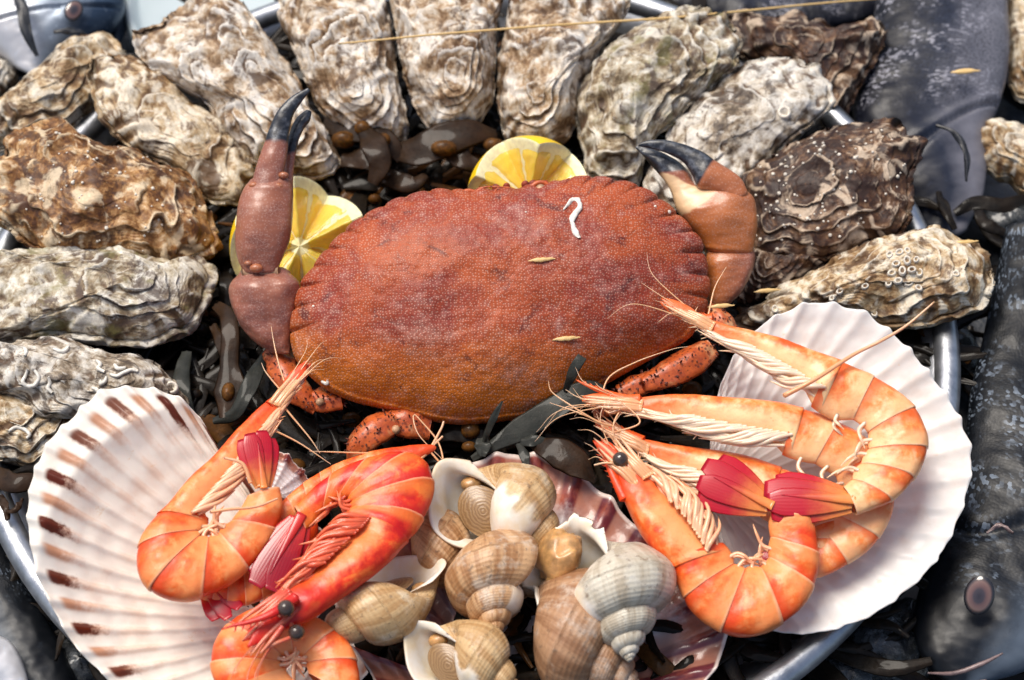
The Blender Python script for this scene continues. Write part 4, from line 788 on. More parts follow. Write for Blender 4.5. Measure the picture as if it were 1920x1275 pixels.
        for k in range(9):   # mouth limbs and feeler bases, laid along the head
            a_ = (k / 8 - .5); st_ = C[2] + H[2] * (a_ * 1.3 - .2) + N[2] * lat[2] * r_.uniform(.3, .9); e = st_ + hd * r_.uniform(.9, 2.1) + H[2] * a_ * .4 + pl.n * r_.uniform(-.25, .1)
            V, F, u = tube([st_ - hd * .7, st_ + pl.n * .06, (st_ + e) / 2 + H[2] * r_.uniform(-.1, .1), e], [.12, .13, .09, .02], 16, 7); mesh('mouth_limb', V, F, mt_['ant'], t, {'u': u})
        for sg in (-1, 1):   # broad feeler scales either side of the head
            st_ = C[3] + H[3] * .05 * sg + N[3] * lat[3] * .7 * (sg > 0) ; V, F, u, dv = leaf(st_ - hd * .3, st_ + hd * 2.0 + H[0] * .2 * sg, .62, nrm(pl.n + H[3] * .2 * sg), .12, (.1, .6, 1, 1, .7, .1)); mesh('feeler_scale', V, F, mt_['body'], t, {'f': u * 0 + .1, 'dv': dv * .3 + .6, 'cara': u * 0 + 1})
    if legs:
        for k in range(7):       # fine whiskers
            b0 = C[3] + H[3] * r_.uniform(-.5, .6) + N[3] * lat[3] * r_.uniform(0, .8); sw, L = r_.uniform(-.9, .9), r_.uniform(1.6, 4.2); sd = nrm(H[3]); pts = [b0, b0 + hd * .5 * L * .4 + sd * sw * .1 * L, b0 + hd * L * .7 + sd * sw * .35 * L + pl.n * r_.uniform(0, .4), b0 + hd * L * .9 + sd * sw * .75 * L + pl.n * r_.uniform(-.5, .3)]
            V, F, u = tube(pts, [.04, .032, .022, .008], 26, 5); mesh('whisker', V, F, mt_['ant'], t, {'u': u})
    if pleo:
        for k in range(5):
            for side in (-1, 1):
                s_ = b[k] + .5 * (b[k + 1] - b[k]); v = ev(Vf, s_); c = ev(C, s_); h_ = nrm(v - c); bk = nrm(ev(C, min(m - 1, s_ + .6)) - ev(C, s_)); p0 = c + (v - c) * .85 + pl.n * side * .2; L = r_.uniform(.6, 1.0)
                V, F, u = tube([p0, p0 + h_ * L * .5, p0 + h_ * L * .8 + bk * L * .35 + pl.n * .1, p0 + h_ * L + bk * L * .8], [.08, .08, .07, .02], 18, 7, .6); mesh('swimmeret', V, F, mt_['limb'], t, {'u': u})
    for q_ in ants:
        Pp = [pl(*x_[:2], x_[2] if len(x_) > 2 else off[0]) for x_ in q_[0]]; V, F, u = tube(Pp, q_[1] if len(q_) > 1 else [.05, .04, .03, .012], 46, 6); mesh('feeler', V, F, mt_['ant'], t, {'u': u})
    return t
RQ = Plane(1560, 880, 5.4, 12, -4)
prawn('lowest prawn of the right pile, only its back seen between two others', [(1190,818),(1251,832),(1309,840),(1363,848),(1417,860),(1460,876),(1510,900),(1550,930),(1572,970),(1576,1010),(1560,1040),(1535,1065)], [(1185,838),(1235,880),(1285,910),(1335,940),(1385,965),(1430,975),(1462,985),(1485,992),(1497,1000),(1500,1010),(1496,1018),(1488,1024)], RQ, .25, 'p', 5, tail=[(1512,1044,.2),(1455,1075,.2)], rost=[(1205,826),(1180,814),(1150,800),(1125,790)], seed=1, pleo=False)
prawn('prawn lying straight in the middle of the right pile, tail bent under', [(1172,746),(1236,742),(1290,740),(1345,744),(1417,750),(1471,757),(1520,772),(1570,790),(1615,815),(1650,850),(1672,890),(1678,930),(1668,975),(1640,1020),(1600,1052),(1550,1078),(1495,1090)], [(1168,768),(1225,785),(1280,808),(1335,830),(1400,848),(1450,858),(1490,862),(1525,872),(1550,882),(1565,895),(1575,912),(1580,930),(1572,950),(1558,968),(1540,985),(1520,1000),(1490,1015)], RQ, [1.1, 1.1, .9, .4, .1], 'p', 5.6, tail=[(1490,1050,.1),(1420,1050,.1)], rost=[(1200,748),(1175,748),(1140,738),(1100,722),(1080,712)], seed=2,
      ants=[([(1180,760),(1130,755),(1085,745),(1060,730)],), ([(1165,765),(1150,800),(1160,850),(1180,880)],), ([(1172,752),(1150,775),(1130,760),(1140,710),(1190,680),(1260,655),(1290,650)],)])
prawn('uppermost pale prawn curled round the right side of its pile', [(1312,590),(1363,609),(1410,620),(1460,634),(1507,652),(1557,670),(1600,690),(1639,707),(1680,733),(1714,762),(1734,800),(1740,830),(1735,858),(1722,888),(1700,915),(1672,940),(1640,953),(1606,965)], [(1302,609),(1345,640),(1392,668),(1430,700),(1470,730),(1510,765),(1560,785),(1598,790),(1618,800),(1624,812),(1628,826),(1626,838),(1622,850),(1614,864),(1603,880),(1595,898),(1588,908),(1580,912)], RQ, [1.8, 1.7, 1.6, 1.5, 1.7], 'p', 5.4, tail=[(1597,938,1.8),(1432,928,2.0)], rost=[(1335,597),(1310,597),(1300,600),(1296,604)], seed=3, fanw=.2,
      ants=[([(1318,612),(1328,590),(1340,540),(1362,500)],), ([(1308,600),(1304,585),(1308,575)],), ([(1470,742,2.9),(1530,710,3.1),(1600,665,2.6),(1650,640,2.6),(1700,610,2.6),(1752,566,2.8)], [.12, .10, .08, .04])])
prawn('front prawn of the right pile with shiny brown eye, curled in a U', [(1152,897),(1174,948),(1199,998),(1228,1038),(1257,1070),(1275,1106),(1293,1142),(1333,1175),(1379,1193),(1434,1187),(1484,1157),(1517,1121),(1533,1077),(1535,1041),(1529,994),(1522,966)], [(1200,868),(1262,905),(1312,938),(1350,984),(1370,1029),(1376,1049),(1385,1059),(1394,1061),(1405,1061),(1417,1061),(1428,1059),(1435,1052),(1440,1034),(1441,1009),(1441,984),(1441,964)], RQ, [1.6, 1.4, 1.2, 1.2, 1.5], 'o', 3.9, tail=[(1443,948,1.9),(1312,884,2.2)], rost=[(1172,936),(1152,895),(1136,862),(1124,842),(1112,826)], eyes=[(1163, 862, .35, 2.0)], seed=4, fanw=.42,
      ants=[([(1150,800,2.),(1120,790,2.4),(1070,760,2.6),(1035,735,2.4),(1028,715,2.)],), ([(1140,800),(1100,780),(1060,765),(1030,755)],), ([(1150,812),(1200,790),(1150,745),(1140,760)],), ([(1160,870,2),(1135,868,2),(1114,872,1.9)], [.06, .05, .04])])
LQ = Plane(330, 1020, 5.2, 8, 9)
prawn('prawn pinned under the left ones, a strip of orange showing below', [(600,1010),(575,1060),(540,1095),(500,1120),(460,1135),(420,1140),(385,1130),(365,1110)], [(560,975),(530,1010),(505,1035),(480,1050),(455,1058),(430,1060),(412,1060),(400,1058)], LQ, .2, 'o', 2.5, tail=[(384,1086,.4),(440,1152,.5)], seed=5, legs=False, pleo=False)
prawn('pale orange prawn curled into a ring on the brown-marked shell', [(520,732),(480,770),(440,810),(397,858),(356,896),(316,944),(289,972),(264,1010),(256,1048),(264,1086),(285,1110),(318,1123),(358,1126),(400,1112),(440,1090),(474,1060),(503,1022),(524,980),(530,950),(524,915)], [(548,742),(522,785),(500,830),(470,880),(440,925),(405,965),(390,985),(382,994),(378,998),(378,1001),(380,1003),(383,1004),(388,1004),(395,1003),(402,1000),(410,994),(420,985),(435,972),(450,955),(462,930)], LQ, [1.2, 1.2, 1.3, 1.3, 1.6], 'o', 5.6, tail=[(494,912,1.9),(480,808,2.3)], rost=[(505,760),(525,742),(540,728),(552,716)], seed=6, fanw=.32, ants=[([(540,735),(525,690),(515,650),(508,610)],), ([(535,742),(500,700),(490,680)],), ([(395,960,2.4),(430,955,2.5),(480,950,2.5),(520,935,2.3)], [.08, .07, .05]), ([(470,905,2.4),(455,870,2.6),(420,858,2.6)], [.09, .08, .06]), ([(500,800),(560,830),(620,870)],), ([(530,760),(580,820),(600,850)],)])
prawn('translucent prawn hidden behind the bright red one, its head to the right', [(812,832),(760,836),(700,846),(650,862),(610,880),(570,905),(535,935),(510,965),(500,990)], [(795,858),(750,875),(700,890),(650,905),(615,925),(580,950),(555,975),(535,995),(525,1005)], LQ, [1.2, .5], 'o', 3.6, tail=[(512,998,.4),(470,1080,.4)], seed=7, legs=False, pleo=False, ants=[([(805,845),(830,870),(822,830),(790,790),(775,778),(785,815),(830,862)],), ([(770,870),(800,850),(826,806),(832,790)], [.09, .07, .05]), ([(770,880),(808,840),(830,818)], [.07, .05]), ([(690,850),(640,848),(580,846)],)])
prawn('orange prawn curled in a ring at the bottom edge left of the whelks', [(640,1370),(560,1375),(480,1350),(425,1310),(398,1265),(397,1225),(412,1188),(445,1156),(495,1138),(552,1142),(605,1165),(645,1195),(668,1235),(674,1285),(660,1330)], [(590,1300),(565,1285),(545,1268),(536,1255),(531,1245),(529,1240),(530,1235),(535,1231),(544,1229),(552,1229),(560,1231),(567,1235),(572,1242),(576,1252),(576,1262)], LQ, 1.2, 'o', 3., tail=[(616,1300,1.2),(560,1330,1.3)], seed=8, legs=False)
prawn('bright red prawn with two black eyes lying over the left pile', [(540,1188),(590,1158),(632,1128),(670,1102),(706,1075),(741,1043),(763,1016),(785,990),(803,955),(813,920),(808,886),(790,862),(754,851),(714,856),(669,867),(623,889),(587,916),(552,952)], [(508,1122),(548,1075),(572,1045),(598,1010),(620,985),(637,968),(646,960),(651,955),(653,951),(653,947),(652,943),(650,940),(645,938),(635,940),(622,947),(606,960),(592,977),(574,996)], LQ, [2.6, 2.5, 2.2, 2.0, 1.8], 'r', 5.9, tail=[(563,972,1.9),(492,1105,1.5)], rost=[(555,1120,3.3),(510,1150,3.5),(470,1165,3.4),(440,1172,3.3),(415,1180,3.2)], eyes=[(536,1141,.36,3.5),(556,1186,.34,2.9)], seed=9, th=.58, fanw=.34, ants=[([(530,1175,3.),(510,1200,3.),(488,1225,2.9)], [.14,.12,.08,.04]), ([(520,1180),(495,1190),(470,1215)], [.12,.1,.05]), ([(560,1190,2.8),(520,1205,2.9),(500,1215,2.8)], [.1,.08])])

# ------------------------------------------------------------------ seaweed
def weed_mat(name, a, b, c_, ro=.3):
    t = NT(name); P = t.P(); n = t.noise(P, .8, 5, .6); n2 = t.noise(P, 4., 4, .6); k = t.at('tone')
    c = t.mix(t.st(.3, .7, n), a, b); c = t.mix(t.st(.6, .9, t.ma('ADD', k, t.ma('MULTIPLY_ADD', n2, .3, -.15))), c, c_); wet(t, .3, .07)
    return t.out(c, t.ma('MULTIPLY_ADD', n2, .4, .3), t.bump(n2, .5, .08), Specular_IOR_Level=.1)
M['weed'] = weed_mat('wrack_dark', (.005, .004, .003), (.014, .009, .005), (.10, .04, .008))
M['weed2'] = weed_mat('wrack_brown', (.016, .009, .005), (.038, .019, .009), (.26, .10, .012))
M['weed3'] = weed_mat('wrack_greygreen', (.022, .024, .021), (.04, .042, .036), (.05, .05, .04))
def strip(P, wd, up=None, n=26, thick=.10, waves=.0, seed=0, hole=False):
    """ribbon of seaweed with a rounded rib section"""
    C = even(P, n); T = nrm(np.gradient(C, axis=0)); upv = np.array(up if up is not None else [0, -.3, 1.]); B = nrm(np.cross(T, upv)); N = np.cross(B, T)
    w_ = np.interp(np.linspace(0, 1, n), np.linspace(0, 1, len(wd)), wd) / 2; xs = np.array([-1, -.85, -.45, 0, .45, .85, 1, .85, .45, 0, -.45, -.85]); zs = np.array([0, .6, .7, 1.3, .7, .6, 0, -.6, -.7, -1.0, -.7, -.6]) * thick
    V = C[:, None] + B[:, None] * (xs[None, :, None] * w_[:, None, None]) + N[:, None] * zs[None, :, None]
    if waves: V = V + N[:, None] * (waves * noise(v3(np.linspace(0, 4, n)[:, None] + 0 * xs[None], xs[None] * 1.2 + 0 * np.linspace(0, 1, n)[:, None], seed)))[..., None] * np.abs(xs)[None, :, None]
    k = 12; V = V.reshape(-1, 3); return V, grid(n, k, cv=True)
J = Join(); r_ = np.random.default_rng(21)
def put_strip(J, c, L, wd, z, tone, seed):
    a = r_.uniform(0, 2 * pi); pts = []; p = np.array([c[0], c[1], z]); ph = r_.uniform(0, 6)
    for k in range(6):
        pts.append(p.copy()); a += r_.normal() * .35; p = p + np.array([cos(a), sin(a), 0]) * L / 5; p[2] = z + .5 * sin(k * 1.3 + ph) * r_.uniform(.3, 1)
    w0 = wd * r_.uniform(.6, 1.2); V, F = strip(pts, [w0 * .4, w0, w0 * .8, w0 * 1.1, w0 * .5], n=14, thick=.06, waves=.18, seed=seed); J.add(V, F, tone=tone)
    if r_.random() < .6:   # a side branch
        b = pts[2]; aa = a + r_.choice([-1, 1]) * .7; V, F = strip([b, b + np.array([cos(aa), sin(aa), .1]) * L * .25, b + np.array([cos(aa + .2), sin(aa + .2), .15]) * L * .5], [w0 * .6, w0 * .8, w0 * .3], n=10, thick=.06, waves=.15, seed=seed + 1); J.add(V, F, tone=tone)
for i in range(1500):
    rr, a = 21.2 * math.sqrt(r_.random()), r_.uniform(0, 2 * pi); put_strip(J, (TC[0] + rr * cos(a), TC[1] + rr * sin(a)), r_.uniform(4, 8), r_.uniform(.4, 1.0), r_.uniform(.0, 1.9), r_.choice([.2, .35, .5, .62, .8], p=[.45, .25, .15, .1, .05]), i)
for i in range(420):   # outside the tray, between the fish
    x_, y_ = r_.uniform(-34, 34), r_.uniform(-26, 34)
    if math.hypot(x_ - TC[0], y_ - TC[1]) > 24.5: put_strip(J, (x_, y_), r_.uniform(4, 8), r_.uniform(.5, 1.1), r_.uniform(-1.8, -.4), r_.choice([.2, .4, .6]), i + 3000)
for i in range(150):   # air bladders
    rr, a = 20.5 * math.sqrt(r_.random()), r_.uniform(0, 2 * pi); V, F = ball([TC[0] + rr * cos(a), TC[1] + rr * sin(a), r_.uniform(1., 2.1)], r_.uniform(.3, .5), 9, 12, (1, r_.uniform(.7, 1), .8)); J.add(V, F, tone=r_.choice([.3, .6, .9]))
o = J.out('seaweed', M['weed'], org=np.array([TC[0], TC[1], -.2])); tag(o, 'dark wet bladder wrack lining the tray and the table around it', 'seaweed', None, 'stuff')
def frond(label, blades, mat, bladders=(), tone=.3, up=None, thick=.07, waves=.2):
    p0 = at(*blades[0][0][0]); t = thing('seaweed_frond', p0 - np.array([0, 0, .5]), label, 'seaweed', 'single seaweed fronds')
    for i, (pts, wd) in enumerate(blades):
        V, F = strip([at(*q_) for q_ in pts], wd, up, 34, thick, waves, i + len(label)); mesh('blade', V, F, mat, t, {'tone': np.full(len(V), tone)})
    for (px, py, z, r, kx, ky) in bladders:
        V, F = ball(at(px, py, z - .15), r * .72, 14, 18, (kx, ky, .85)); mesh('bladder', V, F, M['weed2'], t, {'tone': np.full(len(V), .7)})
    return t
frond('brown bladder wrack with orange bladders beside the tip of the left claw', [([(610,225,3.2),(660,235,3.6),(700,250,3.7),(735,275,3.4),(752,300,3.0)], [1.2,2.,1.6,1.2,.5]), ([(685,245,3.9),(705,280,4.1),(712,310,3.8),(700,345,3.2)], [.8,1.4,1.2,.6]), ([(640,300,2.6),(690,300,3.),(730,330,2.8)], [.8,1.2,.5])], M['weed2'], [(645,262,3.4,.75,1.2,.8),(680,240,4.0,.6,1,.9),(718,262,3.9,.55,1,.9)], tone=.35)
frond('grey brown wrack strap with an amber bladder behind the crab, left of the rear lemon', [([(735,285,3.0),(790,280,3.6),(840,260,3.9),(890,248,3.9),(930,252,3.4)], [.8,1.8,1.9,1.5,.6]), ([(830,270,3.4),(870,300,3.4),(910,320,3.0)], [1.,1.2,.5]), ([(720,330,2.6),(770,345,2.8),(800,330,2.8)], [.9,1.1,.4])], M['weed2'], [(832,278,4.1,.68,1.35,.85),(925,272,3.6,.6,1.2,.85)], tone=.15)
frond('forked orange brown wrack branch hanging left of the crab body', [([(405,572,3.2),(425,590,3.6),(432,625,3.6),(430,680,3.2),(432,740,2.9),(425,785,2.6)], [.5,.8,.9,.9,1.7,.7]), ([(440,575,3.3),(436,600,3.6),(434,625,3.5)], [.4,.8,.8]), ([(400,610,2.8),(418,650,3.1),(430,690,3.1)], [.4,.6,.6])], M['weed2'], [(428,735,3.1,.55,.8,1.25)], tone=.55)
frond('grey green blade leaning across the gap below the left claw', [([(498,660,3.0),(480,700,3.3),(460,740,3.2),(440,775,2.8),(400,790,2.4)], [.3,.7,.8,.7,.3]), ([(350,660,2.4),(340,720,2.6),(360,790,2.2)], [.5,.9,.4])], M['weed3'], tone=.2)
frond('long grey kelp strap with small leaves running under the crab rear edge', [([(885,860,3.2),(930,832,3.7),(985,800,4.0),(1040,765,4.3),(1080,742,4.6),(1115,738,4.6),(1150,760,4.0)], [.3,.6,1.1,1.15,1.1,1.2,.5]), ([(1060,735,4.9),(1068,712,6.0),(1078,690,6.6),(1092,668,6.9)], [.2,.35,.5,.45]), ([(905,835,3.8),(918,800,4.8),(930,775,5.3),(942,752,5.6)], [.15,.3,.35,.1]), ([(905,822,3.9),(905,842,4.0),(904,856,3.9)], [.5,.8,.3]), ([(965,832,3.6),(1000,826,3.9),(1032,826,3.9)], [.2,.6,.2]), ([(970,832,3.7),(982,850,3.8),(988,880,3.7)], [.2,.5,.2])], M['weed3'], tone=.1, thick=.035, waves=.12)
frond('brown leaf shaped wrack tip behind the white-mouthed whelk', [([(985,828,3.5),(1020,838,3.9),(1055,852,4.0),(1085,872,3.9),(1115,905,3.5)], [.1,.9,1.5,1.3,.1])], M['weed2'], tone=.1, thick=.06)
frond('wrack with amber bladders in shadow under the crab rear edge', [([(820,820,2.2),(860,810,2.5),(900,825,2.5),(930,850,2.2)], [.5,1.,1.,.4])], M['weed'], [(882,806,2.9,.62,1,1),(880,838,2.8,.45,1.1,.8)], tone=.4)
frond('thin olive wrack sprig over the metal rim at the left edge', [([(-20,880,2.6),(20,905,3.3),(60,900,3.3),(90,890,3.0)], [.6,1.0,.9,.4]), ([(0,930,3.2),(10,950,3.4),(14,975,3.3)], [.3,.4,.2]), ([(14,960,3.4),(30,955,3.5),(42,935,3.4)], [.2,.3,.15])], M['weed2'], tone=.1)
frond('dark wrack tangle by the hanging fish at the right edge', [([(1790,400,1.4),(1830,380,1.8),(1880,385,1.8),(1930,370,1.6)], [.4,.8,.8,.4]), ([(1760,360,1.6),(1775,400,2.0),(1790,430,1.8)], [.3,.6,.3]), ([(1830,390,1.6),(1850,420,1.8),(1890,440,1.6)], [.4,.8,.3]), ([(1860,560,1.2),(1800,600,1.5),(1760,640,1.2)], [.5,.9,.4])], M['weed'], tone=.5)

# ------------------------------------------------------------------ fish and ice around the tray
def fish_mat(name, back, side, belly, sc_=3.2, shine=.5, axis=1.):
    t = NT(name); P = t.P(); dv, u = t.at('lr'), t.at('u'); n = t.noise(P, .5, 5, .6); n2 = t.noise(P, 3., 5, .6)
    g = t.ma('ADD', dv, t.ma('MULTIPLY_ADD', n, .8, -.4)); c = t.ramp(t.ma('MULTIPLY_ADD', g, .5, .5), [(.2, back), (.5, side), (.8, belly)])
    v = t.vor(t.xyz(t.ma('MULTIPLY', t.at('su'), 1.), t.ma('MULTIPLY', t.at('sv'), 1.), 0.), sc_, 'F1', .8, dim='2D'); sc1 = t.st(.2, .75, v); hd = t.at('scaly'); rn = t.vor(t.xyz(t.at('su'), t.at('sv'), 0.), sc_, 'F1', .8, out='Color', dim='2D'); rn = t.ma('MULTIPLY', t.st(.55, .8, rn), t.ma('MULTIPLY', hd, t.st(.45, .6, n)))
    c = t.mix(t.ma('MULTIPLY', t.ma('MULTIPLY', sc1, hd), .5), c, tuple(x * .25 for x in back))
    c = t.mix(t.ma('MULTIPLY', t.st(.58, .75, n2), .4), c, tuple(min(1, x * 2.2) for x in side)); c = t.mix(t.ma('MULTIPLY', rn, .8), c, tuple(min(.6, x * 1.5 + .03) for x in belly)); wet(t, .08, .1)
    t.b.inputs['Specular IOR Level'].default_value = .28
    return t.out(c, t.ma('MULTIPLY_ADD', n2, .4, .22), t.bump(t.ma('ADD', t.ma('MULTIPLY', t.ma('MULTIPLY', v, hd), -.8), t.ma('MULTIPLY', n2, .4)), .14, .06), Metallic=shine)
M['fish_dark'] = fish_mat('fish_dark_blue', (.003, .004, .006), (.009, .012, .018), (.09, .115, .15), sc_=8., shine=.05)
M['fish_sil'] = fish_mat('fish_silver', (.05, .08, .13), (.30, .35, .42), (.62, .62, .64), sc_=5., shine=.4)
M['fish_purp'] = fish_mat('fish_purple_grey', (.005, .006, .012), (.022, .027, .045), (.17, .17, .20), sc_=9., shine=.05)
def feye_mat():
    t = NT('fish_eye'); r = t.at('r'); n = t.noise(t.P(), 3., 4, .6); wet(t, 1., .03)
    c = t.ramp(r, [(.0, (.035, .03, .04)), (.34, (.06, .05, .06)), (.5, (.15, .085, .08)), (.72, (.20, .12, .105)), (.88, (.03, .03, .035)), (1., (.02, .02, .025))])
    return t.out(t.mix(.3, c, t.mix(n, (.3, .3, .3), (1, 1, 1)), 'MULTIPLY'), .15)
M['feye'] = feye_mat()
M['ring'] = plain('fish_eye_rim', (.02, .02, .024), .7, .4, 3., .3, 0)
M['gum'] = plain('fish_mouth', (.17, .115, .11), .45, .4, 2., .3, .6)
M['fin'] = plain('fish_fin', (.018, .02, .025), .45, .5, 3., .4, .1)
def fish(label, A, B, pl, thick, mat, eye=None, mouth=None, gill=None, off=0., scal=(0., .62), flip=1, cap=(.2, .5), creases=None):
    A3, B3 = pxs(A, pl, off), pxs(B, pl, off); t = thing('fish', pl((np.mean([p[0] for p in A + B])), np.mean([p[1] for p in A + B])) - np.array([0, 0, 2.5]), label, 'fish', 'whole fish around the tray')
    Lc = np.linalg.norm((A3[-1] + B3[-1]) / 2 - (A3[0] + B3[0]) / 2)
    def ex(W, u, ph):
        lr = np.cos(ph * 2 * pi) * flip; return {'lr': lr, 'su': u * Lc, 'sv': ph * 2 * pi * 2.2 * np.where(ph > .5, -1, 1), 'scaly': sm(scal[1] + .05, scal[1] - .05, u)}
    ec = pl(eye[0], eye[1], eye[3]) if eye else None
    def dsp(W, u, ph):          # skin relief, gill slits, nape and the socket round the eye
        h = fbm(W * .35, 4) * .16
        for ug, dp in ((creases or ())):
            h = h - dp * np.exp(-((u - ug - .09 * np.cos((ph - .12) * 9)) / .010) ** 2) + dp * .5 * np.exp(-((u - ug - .09 * np.cos((ph - .12) * 9) + .025) / .02) ** 2)
        if eye:
            d = np.linalg.norm(W - ec, axis=1) / eye[2]; h = h + .22 * np.exp(-((d - 1.25) / .25) ** 2) - .10 * np.exp(-(d / .8) ** 2)
        return np.outer(h, pl.n)
    lofto('body', A3, B3, pl.n, thick, mat, t, disp=dsp, extra=ex, nu=240, nv=80, cap=cap, p=2.1)
    if eye:
        px, py, r, o_, ax = eye; e = pl(px, py, o_); z = nrm(ax); x = nrm(np.cross([.35, 1, .1], z)); y = np.cross(z, x); a = np.arange(28) / 28 * 2 * pi; rs = np.linspace(0, 1, 12)
        V = np.array([[e + (x * cos(q) * r_ * .74 + y * sin(q) * r_) * r + z * r * (.28 * math.sqrt(max(0, 1.05 - r_ * r_))) for q in a] for r_ in rs]); mesh('eye', V, grid(12, 28, cv=True), M['feye'], t, {'r': np.repeat(rs, 28)})
    for i, q_ in enumerate(mouth or []):
        tubeo('lip', [pl(*x_) for x_ in q_], [.04, .10, .11, .04], M['gum'], t, n=26, k=9)
    for q_ in gill or []:
        V, F = strip([pl(*x_) for x_ in q_[0]], q_[1], up=q_[2] if len(q_) > 2 else pl.n, n=30, thick=.1, waves=.25, seed=3); mesh('gill_cover', V, F, M['fin'] if len(q_) < 4 else M['gum'], t)
    return t
FP = Plane(1850, 900, 1.5, 4, -2)
fish('dark bream with pinkish brown eye, head down at the right edge', [(1885,430),(1862,540),(1838,655),(1820,730),(1812,800),(1802,860),(1778,970),(1748,1045),(1722,1110),(1713,1170),(1722,1218),(1745,1255),(1775,1278)], [(2010,430),(2040,540),(2060,690),(2075,800),(2080,900),(2075,1000),(2060,1090),(2030,1160),(1990,1215),(1950,1245),(1910,1262),(1870,1272),(1835,1282)], FP, [.4, .42, .42, .4, .38, .4], M['fish_dark'], flip=-1, creases=((.44, .2),), eye=(1836, 1116, .85, 2.5, TOCAM + np.array([-.35, -.1, .1])), mouth=[[(1740,1262,1.2),(1790,1262,1.9),(1840,1245,2.2),(1880,1225,2.3)], [(1750,1285,.9),(1800,1285,1.5),(1850,1275,1.9)]], gill=[([(1850,1000,2.75),(1875,985,2.95),(1900,1000,3.05)], [.1, .22, .08], FP.n, 1)])
FP2 = Plane(1750, 120, 2.0, 8, 0)
fish('grey purple fish hanging head down behind the dark oysters at top right', [(1662,-120),(1652,-50),(1643,0),(1628,80),(1608,150),(1598,215),(1615,275),(1660,330),(1700,385),(1730,430)], [(1885,-120),(1890,-50),(1889,0),(1893,70),(1888,140),(1872,200),(1852,250),(1850,310),(1842,370),(1815,425)], FP2, [.4, .42, .45, .45, .4, .35], M['fish_purp'], flip=-1, creases=((.66, .25),), gill=[([(1755,235,3.3),(1790,250,3.4),(1812,290,3.2),(1812,340,2.7)], [.08, .3, .35, .1])], scal=(0, .6))
FP1 = Plane(110, 20, 2.2, 6, 4)
fish('silver fish head with round eye in the top left corner', [(150,-130),(200,-70),(228,-20),(232,20),(205,60),(150,92),(95,125)], [(-120,10),(-80,50),(-45,75),(-15,92),(10,108),(35,128),(62,142)], FP1, [.5, .5, .48, .45, .4], M['fish_sil'], creases=((.45, .15),), eye=(138, 20, .62, 2.1, TOCAM + np.array([.3, .2, 0])), gill=[([(20,-30,2.8),(40,10,2.9),(50,60,2.5),(70,105,1.8)], [.3, .6, .6, .2]), ([(100,60,2.2),(140,58,2.1),(170,70,1.6)], [.2, .4, .2])], scal=(0, .2), flip=-1)
FP4 = Plane(40, 1130, .6, 2, 4)
fish('dark scaly fish in the bottom left corner beside the metal rim', [(-60,860),(-25,930),(5,1000),(35,1062),(70,1130),(110,1200),(140,1265),(165,1330)], [(-160,900),(-130,960),(-105,1020),(-85,1090),(-60,1150),(-30,1230),(0,1300),(30,1360)], FP4, [.45, .45, .45], M['fish_dark'], scal=(0, .55), flip=-1)
fish('grey fish belly in the very bottom left corner', [(-40,1180),(15,1200),(40,1235),(55,1290),(50,1350)], [(-160,1240),(-140,1280),(-110,1320),(-80,1370),(-40,1400)], Plane(0, 1260, 2.0, 2, 4), [.4, .4], M['fish_sil'], scal=(0, .0), flip=1)
fish('dark blue fish back behind the top left oysters', [(205,-60),(235,-30),(243,10),(238,50),(225,82)], [(160,-60),(175,-20),(185,20),(190,55),(200,80)], Plane(210, 20, .4, 4, 0), [.6, .6], M['fish_dark'], scal=(0, .1))
fish('dim grey fish lying across the top edge behind the oysters', [(1180,-70),(1280,-45),(1380,-28),(1480,-25),(1580,-30),(1660,-40)], [(1190,0),(1280,22),(1380,45),(1480,55),(1580,50),(1650,30)], Plane(1420, 10, .6, 4, 0), [.45, .5, .45], M['fish_purp'], scal=(0, .9))
def foam_mat():
    t = NT('white_plastic'); n = t.noise(t.P(), 1., 3, .5); return t.out(t.mix(n, (.42, .50, .52), (.50, .57, .59)), .35, t.bump(n, .1, .05))
pb = Plane(390, 10, .6, 0, 0); A = pxs([(236,-60),(236,20),(243,62),(262,80),(320,72),(420,60),(520,48),(545,20),(545,-60)], pb); J = Join(); E = even(A, 60); cc_ = E.mean(0); rows = [cc_ + (E - cc_) * k + np.array([0, 0, z_]) for k, z_ in ((.0, .0), (.8, .0), (.86, .1), (.90, .55), (.95, .62), (1., .5), (1.02, -.1), (1.0, -1.6), (.0, -1.6))]
o = mesh('plastic_tray', np.array(rows), grid(len(rows), 60), foam_mat()); tag(o, 'pale bluish white plastic tray behind the top left oysters', 'plastic tray')
def ice_mat():
    t = NT('wet_ice'); P = t.P(); n = t.noise(P, 1.6, 6, .7); wet(t, 1., .05)
    return t.out(t.ramp(n, [(.45, (.035, .04, .045)), (.62, (.12, .13, .14)), (.74, (.55, .58, .6))]), .18, t.bump(n, .7, .2), Transmission_Weight=.35, IOR=1.31)
M['ice'] = ice_mat()
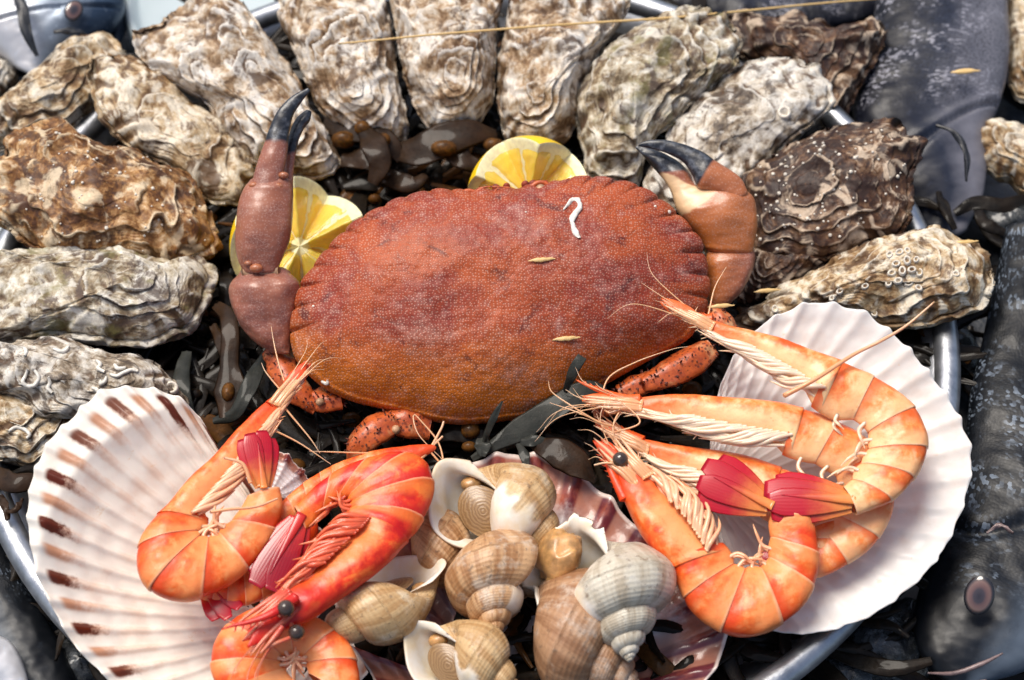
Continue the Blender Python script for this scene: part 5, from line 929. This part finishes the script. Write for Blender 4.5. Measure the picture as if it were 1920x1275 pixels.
for i, (px, py, z, r, sx, sy, lb) in enumerate(((1648,1208,-.4,1.5,1.15,1.,'big clear ice lump between the metal rim and the bream head'),(1590,1262,-.8,1.2,1.2,.9,'ice lump at the bottom edge right of the metal rim'),(1690,1262,-.9,1.0,1.2,.8,'small ice lump under the bream mouth'),(1700,1160,-1.,1.,1.,1.,'ice lump in shadow between scallop shell and bream'),(1745,600,-.8,1.6,1.2,.9,'dark ice lump below the honeycomb barnacle oyster'),(1790,660,-.9,1.3,.9,1.1,'dark ice lump beside the bream back'),(10,445,1.2,1.1,.9,1.2,'pale ice lump at the left edge under the brown oyster'),(160,1255,-.9,1.5,1.4,.8,'dark ice lump below the brown-marked shell'),(1900,420,-.8,1.4,1.2,.8,'dark ice lump right of the hanging fish'),(1580,225,-.6,1.2,1.,1.,'ice lump behind the rim near the hanging fish'))):
    V, F = ball(at(px, py, z), r, 30, 40, (sx, sy, .8)); d_ = V - at(px, py, z); V = at(px, py, z) + d_ * (1 + .22 * np.round(fbm(d_ * .55 + i * 7, 2) * 3) / 3 + .05 * fbm(d_ * 1.6 + i, 3))[:, None]
    o = mesh('ice_lump', V, F, M['ice'] if 'pale' not in lb else foam_mat()); tag(o, lb, 'ice', 'ice lumps around the tray')

# ------------------------------------------------------------------ straw thread and chaff
def straw_mat():
    t = NT('golden_straw'); n = t.noise(t.P(), 3., 4, .6); return t.out(t.mix(n, (.62, .38, .12), (.78, .56, .26)), .45)
M['straw'] = straw_mat()
pts = [(635,82,7.3),(720,74,7.4),(800,66,7.4),(900,58,7.3),(1000,50,7.2),(1120,42,6.9),(1260,33,6.7),(1400,20,6.0),(1520,8,5.4),(1660,-4,4.8)]
V, F, u = tube([at(*p) for p in pts], [.045, .06, .06, .05], 70, 8); o = mesh('straw_strand', V, F, M['straw'], org=at(900, 58, 7.2)); tag(o, 'long thin golden straw lying across the top row of oysters', 'straw')
def husk(label, c, d, n, L=.62, w_=.11):
    V, F, u = tube([c - d * L, c - d * L * .4 + n * .02, c + d * L * .3 + n * .03, c + d * L], [.01, w_, w_ * .9, .02], 20, 9, .55, n); V = V + (.02 * fbm(V * 5, 2))[:, None]
    o = mesh('grain_husk', V, F, M['straw']); tag(o, label, 'husk', 'straw husks scattered over the shellfish')
ex_ = np.array([.98, .10, 0])
husk('straw coloured husk in the middle of the crab shell', on_crab(1016, 487) + CP.n * .06, nrm(ex_), CP.n)
husk('straw coloured husk on the lower right of the crab shell', on_crab(1062, 636) + CP.n * .06, nrm(ex_), CP.n)
husk('straw husk between the right claw wrist and the pale oyster', at(1438, 545, 4.2), nrm(ex_), CP.n); husk('straw husk just above the uppermost prawn head', at(1352, 574, 6.3), nrm(ex_), CP.n)
c, n = on_surf('p', 1810, 446); husk('straw husk on the wide end of the honeycomb barnacle oyster', c + n * .1, nrm(ex_), n); husk('straw husk on the belly of the hanging fish', FP2(1810, 134, 2.6), nrm(ex_), FP2.n, .8, .16)
